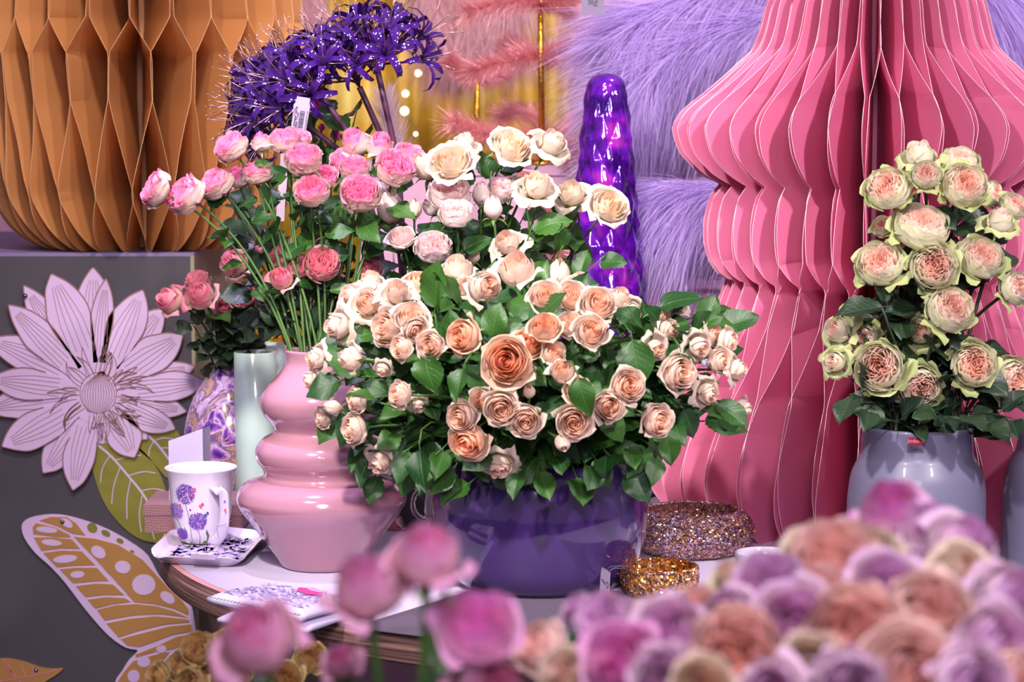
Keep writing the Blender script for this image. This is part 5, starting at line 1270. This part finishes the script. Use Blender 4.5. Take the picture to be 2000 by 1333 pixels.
lowpinks = [
 (459,517,62,-.35,.5,'K','turned aside at the left of the lower group'),
 (513,482,36,-.1,.8,'K','barely peeping over the lower coral group', .05),
 (550,546,54,-.1,.6,'K','lowest in the shaded middle group', -.05),
 (584,522,50,.1,.65,'K','between the two largest of the lower group', -.02),
 (628,517,70,.12,.55,'K','largest of the shaded lower group', -.04),
 (553,503,52,-.2,.75,'K','with a blue-green leaf lying across it'),
 (641,486,52,.2,.75,'K','behind the largest of the lower group', .05),
 (722,530,50,.1,.5,'K','deep in shade next to the cream bouquet', .02),
 (660,556,42,.2,.2,'K','peeping low between dark stems', .03),
]
random.seed(902)
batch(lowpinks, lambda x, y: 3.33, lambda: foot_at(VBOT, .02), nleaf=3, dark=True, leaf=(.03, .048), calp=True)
leftpinks = [
 (336,588,62,-.65,.45,'K','farthest out over the lilac flower cut-out'),
 (392,580,66,-.25,.55,'K','full bloom second from the lilac flower cut-out', -.02),
 (386,552,50,-.2,.75,'K','raised behind its two neighbours over the printed vase', .03),
 (470,578,54,.0,.5,'K','above the mint cylinder vase'),
 (512,562,48,.1,.5,'K','pale and crossed by a stem above the cylinder pair', .02),
 (437,600,42,.1,.3,'K','small one low in the printed vase bunch', .02),
 (495,606,38,.2,.3,'K','smallest one right above the rear mint cylinder', .04),
]
random.seed(903)
batch(leftpinks, lambda x, y: 3.68, lambda: foot_at(FTOP, .012, FTOP.z - .1), nleaf=3, dark=False, leaf=(.03, .045), calp=True)

# --- tall ivory and blush roses standing in a hidden vase behind the bowl
HV = Vector((xat(905, 3.46), 3.46, .7505)); h_ = empty('pottery_jug', HV, 'tall pale vase hidden behind the purple one holding ivory roses', 'vase')
mb = MB(); mb.lathe(vessel([(.05, 0), (.055, .01), (.058, .12), (.05, .20)], .004), 40); mb.build('body', M['pale_pink'], h_, M=Matrix.Translation(HV))
ivory = [
 (880,315,104,-.12,.55,'W','largest at the top left of the pale group', -.05),
 (908,281,64,.1,.9,'Wd','behind the largest ivory one, seen from the side'),
 (998,284,98,.30,.55,'W','with frilled peach heart under the tinsel tree trunk'),
 (1076,282,86,.42,.68,'Wd','seen from the side with petals swept to the right'),
 (830,330,50,-.3,.6,'Cb','tucked behind the largest ivory rose', .03),
 (1048,366,92,.05,.75,'Wd','upright in the middle of the upper pale group', -.04),
 (878,380,80,-.02,.8,'B','just below the largest ivory rose', -.02),
 (891,417,64,-.05,.8,'B','overlapping another blush one from below', -.06),
 (939,384,36,.0,.9,'Bb','standing right of the upper blush pair'),
 (979,373,54,.05,.7,'B','frilly and half hidden by the upright ivory rose', .03),
 (963,411,38,-.1,.85,'Bb','plump with green sepals in the gap under the frilly blush rose', -.03),
 (1000,360,40,-.5,.6,'Wd','small one leaning on the upright ivory rose', .04),
 (1117,380,80,-.25,.62,'Wd','left one of the two in front of the glass cone', .02),
 (1190,402,96,.30,.45,'W','right one of the two in front of the glass cone', -.02),
 (761,411,60,-.1,.75,'Bb','large, pale and furled beside the thick green stem', .02),
 (810,412,30,.05,.9,'Cb','slender, alone on its stem above the blush cups'),
 (784,465,60,-.15,.7,'B','cup with brown-tinged petal beside the dark leaf', -.02),
 (846,483,70,.05,.65,'B','fullest one lower down, centre of the pale group', -.05),
 (843,409,30,-.5,.6,'Bb','tiny and half hidden left of the overlapping blush pair', .04),
 (991,477,76,-.25,.6,'Cd','turned up under the dark leaves beside the tinsel garland', -.03),
 (925,502,26,.0,.9,'Cb','green and unopened between two stems'),
]
random.seed(904)
batch(ivory, lambda x, y: 3.33, lambda: foot_at(HV, .03, .80), nleaf=3, leaf=(.034, .052), fzk=.75)

# --- cream and peach spray roses in the purple bowl
def domeD(x, y):
    q = 1 - ((x - 1040) / 470) ** 2 - ((y - 770) / 270) ** 2
    return 3.16 - .27 * math.sqrt(max(0, q))
cream = [
 (892,532,60,.0,.75,'C','squarish, first of the row under the fullest blush rose', .05),
 (1010,530,70,-.15,.6,'C','upper one near the dark leaf below the upturned rose', .02),
 (946,562,58,.25,.2,'C','golden based, facing outward between two dark leaves', .0),
 (905,560,44,-.2,.4,'C','half behind the golden based one', .06),
 (820,553,52,.2,.75,'O','ruffled, behind the tall pointed leaf', .05),
 (776,573,66,.0,.6,'Cd','big and plain next to the tall pointed leaf'),
 (685,579,58,-.5,.5,'Cd','shaded, nearest the coral roses', .05),
 (719,592,70,-.15,.3,'Cd','crumpled, left of the big plain one', .0),
 (724,552,56,-.1,.85,'Cd','rising behind the crumpled one', .08),
 (663,636,72,-.75,.0,'Cd','shaded beige, turned to the gourd vase neck', .0),
 (804,623,64,.1,.5,'Co','pink blushed, top of the tight trio', -.02),
 (760,640,72,-.5,.2,'Co','pink blushed, frilliest of the tight trio', .0),
 (812,645,50,.2,-.1,'C','smooth, lowest of the tight trio', -.04),
 (786,680,50,-.6,.1,'Co','below the tight trio with leaf over it', -.03),
 (842,676,54,-.25,.05,'Co','looking straight out beside the one under the leaf', -.03),
 (906,657,66,-.45,.1,'O','with one petal raised like a flag', -.02),
 (620,700,56,-.75,.10,'Cd','farthest out by the gourd vase neck', -.02),
 (612,742,50,-.80,-.15,'Cd','just beneath the farthest one by the gourd vase', .0),
 (689,701,48,-.80,.1,'C','with two-lobed outline and long sepals', -.02),
 (748,722,36,-.3,-.4,'Cd','thin and half hidden under leaves', .02),
 (698,782,48,-.75,-.05,'C','above a pale leaf, facing the gourd vase', -.01),
 (782,771,50,-.6,.1,'C','smooth pinkish, alone amid the leaves', -.02),
 (816,792,38,.2,-.5,'Cd','partly behind the smooth pinkish one', .03),
 (632,815,42,-.8,-.2,'C','shaded, lowest one touching the gourd vase', .02),
 (654,797,26,-.8,.2,'Cb','crinkled, between two near the gourd vase', .0),
 (693,839,58,-.70,-.05,'Co','broad, next to the lowest shaded one', -.02),
 (743,902,60,-.35,-.50,'Cd','hanging lowest on the gourd vase side', .0),
 (990,706,92,-.10,.12,'O','largest and most orange, in the very centre', -.03),
 (1031,673,60,.25,.45,'O','right behind the largest peach rose', .02),
 (1022,730,46,.4,-.2,'C','pale, tucked beneath the largest peach rose', .02),
 (903,815,60,-.35,-.05,'Co','round with tight spiral, above the ruffled orange one', -.02),
 (940,782,46,-.3,.15,'Co','small with open heart beside a dark leaf', .0),
 (978,797,64,.05,-.05,'Co','directly below the largest peach rose', -.03),
 (985,757,50,.1,.5,'C','between the largest peach rose and the next below', .03),
 (915,860,74,-.25,-.25,'O','ruffled, low over the vase rim', -.02),
 (975,908,66,.0,-.50,'Cd','hanging in front of the vase rim', .0),
 (1027,822,62,.0,-.05,'Co','with round spiral heart, near the rim centre', -.03),
 (1066,582,64,.0,.40,'Co','first of three in a row below the glass cone', .0),
 (1115,580,60,.05,.40,'Co','middle of three in a row below the glass cone', .0),
 (1168,594,66,.10,.35,'Co','last of three in a row below the glass cone', -.01),
 (1211,584,56,.35,.65,'Cd','tall and pale at the base of the glass cone', .06),
 (1064,641,58,-.02,.60,'O','with golden heart below the row of three', -.02),
 (1112,636,52,-.1,.55,'Co','half behind the big pointed one', .02),
 (1155,648,64,.1,.3,'Co','big and pointed below the row of three', -.03),
 (1080,690,46,.2,.4,'C','rosy plain bud shape right of the largest peach rose', .0),
 (1099,727,46,-.1,.4,'C','yellowish bud shape with leaf at its side', -.01),
 (1131,765,52,.05,.20,'O','small and vivid under the yellowish one', -.01),
 (1033,767,24,.0,.5,'Cb','yellow-green, beneath the largest peach rose', -.01),
 (1226,754,64,.20,.12,'Co','tall pointed one at the centre right', -.03),
 (1188,795,60,.15,.02,'Co','yellow based beside the tall pointed one', -.03),
 (1121,824,66,.0,-.02,'Co','with flat back petal above the rim', -.03),
 (1099,863,32,.05,-.25,'Cb','white and furled, lowest near the rim', -.03),
 (1282,822,64,.40,-.05,'Co','low on the glitter holder side', -.02),
 (1279,680,54,.35,-.15,'Cd','hanging under a large grey-green leaf', .0),
 (1322,728,72,.45,.02,'Co','frilly pink hearted, midway out on the lantern side', -.02),
 (1363,677,58,.40,-.20,'Cd','pinkish, above the frilly pink hearted one', .0),
 (1388,652,48,.6,.25,'C','upper one of the outer cluster by the lantern', .03),
 (1420,666,48,.8,.0,'Co','outermost upper one against the pink lantern', .0),
 (1405,705,50,.55,.1,'C','inside one of the pair by the plastic clip', .0),
 (1437,722,54,.80,.05,'Cd','outermost one of all, against the pink lantern', -.01),
 (1380,768,58,.50,-.15,'Cd','pinkish, above the big drooping leaf', -.01),
 (1448,796,34,.8,-.2,'C','small one peeking past the big drooping leaf', .02),
 (1322,595,44,.2,.75,'Cd','with one petal sticking straight up', .05),
 (1231,612,46,.2,-.1,'C','half under the tall pale one by the cone', .08),
 (1090,540,40,.1,.8,'Cb','whitish, at the foot of the tinsel garland', .08),
 (1131,549,44,.15,.75,'C','whitish, against the violet glass', .07),
 (1296,622,34,.3,.3,'C','shaded, behind the large grey-green leaf', .06),
 (1305,645,40,.4,.1,'C','pinkish, just under the shaded small one', .05),
]
random.seed(905)
batch(cream, domeD, lambda: foot_at(BOWLTOP, .085, random.uniform(.84, .90)), nleaf=4, leaf=(.030, .050), reach=.6, fzk=.72, grow=1.17)

cp = P(1379, 709, 3.0); tc2 = empty('plastic_clip', cp, 'tiny white plastic clip ring on a stem beside the outermost cream roses', 'clip')
mb = MB(); mb.lathe([(.004, -.006), (.0052, -.006), (.0056, 0), (.0052, .006), (.004, .006), (.004, -.006)], 16); mb.build('ring', M['white_gloss'], tc2, M=Matrix.Translation(cp) @ Matrix.Rotation(1.3, 4, 'Y'))
mb = MB(); mb.lathe([(.0055, -.0005), (.0060, 0), (.0055, .0005)], 16); mb.build('dark_line', M['ink'], tc2, M=Matrix.Translation(cp) @ Matrix.Rotation(1.3, 4, 'Y'))
# --- green-rimmed roses in the grey vase
green = [
 (1732,366,96,-.28,.48,'G','highest on the left flank, alone on its stem', -.02),
 (1795,304,86,-.1,.88,'Gd','at the very top, seen from the side'),
 (1809,340,64,-.12,.45,'G','smaller and rounder, just under the topmost', -.04),
 (1886,360,100,.10,.40,'G','with coral heart, biggest of the upper four', -.02),
 (1876,312,82,.1,.8,'G','peeking over the coral hearted one', .06),
 (1940,378,58,.6,.3,'G','edge-on behind the coral hearted one', .06),
 (1802,440,124,.15,.72,'G','broad and tilted with vivid green guard petals', -.02),
 (1718,514,104,-.25,.55,'G','above the bluish leaf', -.03),
 (1824,520,104,.02,.22,'G','facing straight out in the middle', -.05),
 (1918,502,102,.12,.60,'G','right of the straight facing one', -.02),
 (1952,435,80,.1,.85,'Gd','cupped, with petals fallen like a collar'),
 (1982,400,62,.3,.6,'G','cut by the frame under the upper four', .02),
 (1858,602,106,.20,.48,'G','tilted, with a pale petal hanging off', -.06),
 (1638,646,82,-.6,.3,'Gd','leaning farthest over the lantern'),
 (1690,662,62,-.6,.2,'G','narrow, between the farthest leaning one and the dark heart', .03),
 (1718,716,106,-.25,.18,'G','low and wide with pink heart, above the vase rim', -.06),
 (1632,708,66,-.5,.15,'Gd','beneath the farthest leaning one', -.01),
 (1797,647,86,-.2,.3,'Gd','mostly green, shaded in the centre', .0),
 (1902,713,98,.05,.20,'G','with deep folds low on the right', -.05),
 (1798,757,92,.05,-.1,'G','lowest, resting on the vase rim', -.03),
 (1980,742,96,.35,.05,'G','large one cut by the frame low down', -.02),
 (1985,562,78,.45,.4,'G','cut by the frame at mid height', -.01),
 (1700,612,52,-.4,.5,'G','small, directly below the bluish leaf', .05),
 (1746,633,62,-.1,.5,'G','shaded behind the low wide one', .05),
 (1762,692,62,.1,.4,'G','rosy, peeping behind the low wide one', .03),
 (1722,442,46,-.4,.5,'G','hidden behind the broad tilted one', .08),
]
random.seed(906)
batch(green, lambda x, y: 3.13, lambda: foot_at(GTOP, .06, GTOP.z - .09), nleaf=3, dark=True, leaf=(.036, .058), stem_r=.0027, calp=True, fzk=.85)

# --- near, out-of-focus roses: one loose bunch, one dense bunch, each in a florist bucket on the floor
def bucket(c, top, r, label):
    o = empty('florist_bucket', (c[0], c[1], 0), label, 'bucket'); mb = MB(); mb.lathe(vessel([(r * .75, 0), (r * .8, .01), (r * .95, top - .02), (r * 1.03, top - .015), (r * 1.03, top)], .004), 40); mb.build('body', M['bucket'], o, M=Matrix.Translation((c[0], c[1], 0))); return Vector((c[0], c[1], top))
k1 = bucket((.18, 1.44), .66, .13, 'dark florist bucket holding the dense mauve and peach roses'); k2 = bucket((-.08, 1.27), .62, .09, 'dark florist bucket holding the loose pink buds'); k3 = bucket((-.31, 2.45), .52, .10, 'dark florist bucket holding the muted yellow roses')
loose_ = [
 (720,1158,158,-.05,.85,'R','second tallest, left of the tallest bud'),
 (836,1098,150,.05,.9,'R','tallest of all, in front of the gourd and purple vases'),
 (503,1255,172,-.15,.75,'R','leaning over the table edge by the napkins'),
 (930,1232,186,.1,.8,'MG','largest and brightest of the loose near bunch'),
 (668,1296,78,-.1,.7,'R','smallest and palest, low among green stems', .1),
 (955,1345,150,.2,.4,'R','cut by the frame below the brightest magenta one'),
]
random.seed(907)
batch(loose_, lambda x, y: 1.31, lambda: foot_at(k2, .04, k2.z - .2), nleaf=3, leaf=(.045, .06), stem_r=.0035)
near = [
 (1742,1006,130,-.1,.7,'MG','topmost of the dense bunch before the grey vase', .20),
 (1812,1036,120,.2,.7,'M','just right of the topmost of the dense bunch', .18),
 (1875,1072,130,.3,.6,'M','pinkish, upper right slope of the dense bunch', .15),
 (1588,1068,120,-.2,.75,'FC','first on the crest beside the white cup', .20),
 (1628,1098,150,-.1,.6,'FP','broad, second along the crest', .12),
 (1700,1078,130,.0,.7,'FC','on the crest under the topmost magenta one', .16),
 (1728,1146,140,.0,.55,'M','violet, below the crest centre', .06),
 (1428,1128,88,-.3,.7,'FC','overlapping the big glitter holder', .14),
 (1506,1150,130,-.1,.6,'M','below the white cup', .08),
 (1552,1212,150,-.05,.35,'M','rounded with pinkish heart in the middle', .0),
 (1672,1242,176,.0,.35,'FP','large, centre of the dense bunch', -.02),
 (1820,1200,164,.1,.4,'FP','large, right of the centre one', .0),
 (1880,1122,140,.2,.5,'FC','beneath the upper right slope', .08),
 (1962,1170,130,.3,.4,'M','violet, at the frame edge halfway up', .04),
 (1945,1262,164,.3,.3,'M','lower one at the frame edge', -.04),
 (1310,1230,132,-.2,.45,'M','greyish, below the small glitter holder', .02),
 (1362,1192,100,-.2,.6,'FP','overlapping the foot of the glitter holders', .10),
 (1440,1274,160,-.1,.35,'FP','low with orange heart', -.02),
 (1425,1205,106,-.2,.5,'M','small violet, above the orange hearted one', .05),
 (1212,1292,150,-.2,.5,'MG','spiky, at the left end of the dense bunch', .0),
 (1185,1212,104,-.4,.6,'M','at the left shoulder of the dense bunch', .10),
 (1140,1200,80,-.5,.6,'M','small, end of the left shoulder', .16),
 (1782,1312,180,.05,.25,'FP','largest at the bottom edge', -.06),
 (1585,1318,150,.0,.2,'FC','at the bottom edge beneath the rounded mauve one', -.05),
 (1300,1325,130,-.1,.3,'M','bottom edge beneath the greyish one', -.04),
 (1372,1342,120,.0,.3,'FC','bottom edge beneath the orange hearted one', -.06),
 (1050,1262,96,-.5,.5,'FP','small outlier touching the bright magenta one', .12),
 (1660,1338,130,.0,.2,'M','bottom edge beneath the large centre one', -.08),
 (1900,1345,150,.2,.2,'M','bottom edge beside the largest peach one', -.08),
 (1108,1320,110,-.3,.5,'FC','low outlier between the two near bunches', .06),
 (1500,1345,120,.0,.3,'M','bottom edge between two cream ones', -.07),
 (1985,1338,140,.3,.2,'FP','in the lowest corner of the frame', -.06),
 (1800,1128,110,.1,.6,'M','behind the large one right of centre', .10),
 (1262,1214,90,-.2,.6,'FP','pale, against the small glitter holder', .14),
 (1600,1160,100,.0,.6,'FP','small, between the crest and the rounded mauve one', .08),
]
random.seed(908)
batch(near, lambda x, y: 1.33, lambda: foot_at(k1, .08, k1.z - .2), nleaf=1, leaf=(.045, .06), stem_r=.0035, grow=1.14, fzk=.85)
yel = [
 (388,1268,70,-.2,.6,'Y','highest, beside the butterfly cut-out'), (350,1300,64,-.4,.5,'Y','green tinged, second in the dim bunch'), (410,1306,72,.0,.5,'Y','fullest, under the highest'),
 (310,1322,60,-.5,.4,'Y','lowest toward the butterfly cut-out'), (440,1262,60,.1,.7,'Y','beside the leaning pink bud', .05), (372,1334,66,-.2,.4,'Y','at the bottom edge under the green tinged one', -.03), (460,1320,66,.1,.5,'Y','at the bottom edge beneath the leaning pink bud'),
 (608,1282,66,.2,.6,'Y','seen between two near pink buds', .05), (560,1322,66,.2,.5,'Y','at the bottom edge between two near pink buds', .0)]
random.seed(909)
batch(yel, lambda x, y: 2.45, lambda: foot_at(k3, .05, k3.z - .15), nleaf=2, dark=True, leaf=(.04, .055))
# yellow flowers glimpsed behind the mint cylinders
for px, py, w, fx, fy, lab in ((560, 650, 84, .1, .5, 'bright yellow blossom right behind the gourd vase neck'), (492, 640, 60, -.2, .6, 'bright yellow blossom above the mint cylinder pair'), (600, 480, 70, .0, .5, 'bright yellow blossom glimpsed behind the coral roses'), (640, 430, 60, .0, .6, 'bright yellow blossom highest among the pink rose stems')):
    rose(px, py, w, fx, fy, 'YB', lab, 'flower', 4.02, (xat(px, 4.02), 4.02, .76), name='yellow_flower', nleaf=2, dark=True)

# ------------------------------------------------------------------ foliage
random.seed(123)
def many(n, footf, tipf, nl, pool, label, group, **kw):
    for _ in range(n): sprig(footf(), tipf(), nl, pool, label, group, **kw)
def dome_tip(ra, rb, y0, y1, back=0.):
    def f():
        while True:
            x = random.uniform(640, 1440); y = random.uniform(y0, y1)
            q = 1 - ((x - 1040) / 450) ** 2 - ((y - 760) / 240) ** 2
            if q > 0: return P(x, y, domeD(x, y) + random.uniform(ra, rb) + back)
    return f
random.seed(910)
many(46, lambda: foot_at(BOWLTOP, .08, .89), dome_tip(.05, .14, 560, 900), 8, LEAF, 'inner leafy branch', 'leafy branches among the cream roses', size=(.034, .054))
rim = [(700,905),(725,935),(800,930),(835,915),(880,925),(912,950),(1010,925),(1048,930),(1085,900),(1130,945),(1170,915),(1200,900),(1240,880),(1290,900),(760,860),(700,860),(680,800),(1320,860),(850,890),(950,890),(660,745),(1380,800),(1425,800),(1330,640),(1390,620),(780,890),(1230,930)]
for x, y in rim: sprig(foot_at(BOWLTOP, .09, .90), P(x, y, domeD(x, y) + (.02 if y < 880 else -.005)), 5, LEAF, 'outer drooping leafy branch', 'leafy branches spilling over the rim', size=(.034, .050), sag=.03)
# single big leaves that catch the light
for (x, y, dx, dy, s, dD) in ((850,600,.05,1,.066,.03),(980,650,.8,-.2,.055,.03),(1235,665,.15,-1,.058,.0),(1290,600,.9,.5,.055,.03),(1255,640,-.6,.6,.045,.02),(1400,790,.8,-.5,.05,.0),(735,785,-.5,.2,.045,-.05),(905,720,-.3,-1,.045,-.05),(830,690,.1,-1,.05,-.03),(1330,690,.2,-1,.05,-.03),(1130,740,.2,-1,.045,-.05),(820,880,.1,-1,.055,-.04),(1040,640,.4,.8,.06,.03),(900,600,-.4,.8,.06,.04)):
    p = P(x, y, domeD(x, y) + dD); r = empty('leafy_branch', foot_at(BOWLTOP, .08, .89), 'large light-catching leaf standing forward of the cream roses', 'foliage', 'large single leaves in the cream bouquet')
    d = Vector((dx, -.35, dy)).normalized(); r['label'] = by_rose(p, 'big pale leaf'); mb = MB(); f_ = r.location.copy(); mb.tube(bez(Vector(f_), Vector(f_) + Vector((0, 0, .05)), p - d * .08, p - d * s * .15, 10), .0014, 5); mb.build('stem', M['stem'], r)
    add_leaf(r, p, d, s, LEAF, Vector((random.uniform(-.8, .8), -.7, .9)))
random.seed(911)
many(16, lambda: foot_at(HV, .03, .80), lambda: P(random.uniform(770, 1130), random.uniform(390, 560), 3.38 + random.uniform(-.03, .06)), 7, LEAF, 'upright leafy branch', 'leafy branches among the ivory roses', size=(.036, .052))
for x, y, D in ((1040, 440, 3.28), (1100, 480, 3.28), (1180, 500, 3.27), (1130, 560, 3.26), (1010, 345, 3.34), (960, 335, 3.34)): sprig(foot_at(HV, .03, .80), P(x, y, D), 5, LEAF, 'upright leafy branch', 'leafy branches among the ivory roses', size=(.036, .054))
random.seed(912)
many(11, lambda: foot_at(VBOT, .02), lambda: P(random.uniform(450, 760), random.uniform(390, 620), 3.46 + random.uniform(-.05, .05)), 7, LEAFD, 'dark bluish leafy branch', 'dark leafy branches among the pink roses', size=(.03, .05), dark=True)
random.seed(913)
many(8, lambda: foot_at(FTOP, .012, FTOP.z - .1), lambda: P(random.uniform(370, 520), random.uniform(600, 670), 3.72 + random.uniform(-.04, .04)), 6, LEAFD, 'low dark leafy branch', 'dark leafy branches in the printed vase', size=(.026, .042), dark=True)
random.seed(914)
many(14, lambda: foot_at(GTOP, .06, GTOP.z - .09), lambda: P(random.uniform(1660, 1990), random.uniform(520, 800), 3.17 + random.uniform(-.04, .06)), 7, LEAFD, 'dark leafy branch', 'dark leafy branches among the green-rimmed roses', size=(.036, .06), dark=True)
for x, y in ((1690, 800), (1725, 822), (1880, 810), (1930, 830), (1985, 820), (1840, 815), (1660, 770)): sprig(foot_at(GTOP, .07, GTOP.z - .03), P(x, y, 3.06), 4, LEAFD, 'dark hanging branch', 'dark leafy branches at the grey vase rim', size=(.032, .05), dark=True)
p = P(1722, 600, 3.09); bl = empty('leafy_branch', foot_at(GTOP, .05, GTOP.z - .09), 'branch ending in one broad bluish leaf under the highest left-hand green-rimmed roses', 'foliage')
mb = MB(); f_ = bl.location.copy(); mb.tube(bez(Vector(f_), Vector(f_) + Vector((0, 0, .1)), p + Vector((.03, 0, -.08)), p, 12), .0018, 6); mb.build('stem', M['darkstem'], bl)
add_leaf(bl, p, Vector((-1, -.1, -.08)), .066, LEAFD, Vector((0, -.6, 1))); add_leaf(bl, p + Vector((.008, .01, .006)), Vector((-.3, -.1, .9)), .035, LEAFD)
# green foliage and buds behind the lilies
for x, y in ((610, 240), (650, 215), (690, 240), (560, 255), (720, 250), (640, 285), (700, 200), (585, 215)): sprig(foot_at(VBOT, .02), P(x, y, 3.62), 5, LEAF, 'fresh green branch', 'green branches behind the lily stems', size=(.035, .06))
reg('HB', ['bud'], mk((220, 40, 150), (226, 60, 160), (236, 90, 180), (230, 150, 120)), 400)
for x, y, w, lab in ((615, 206, 24, 'tiny hot pink bud beside the barcode ticket'), (628, 250, 14, 'smallest pink bud under the barcode ticket level'), (655, 265, 22, 'tiny coral bud between two plum stems')): 
    rose(x, y, w, .1, .6, 'HB', lab, 'flower bud', 3.60, foot_at(VBOT, .02), name='flower_bud', nleaf=1);
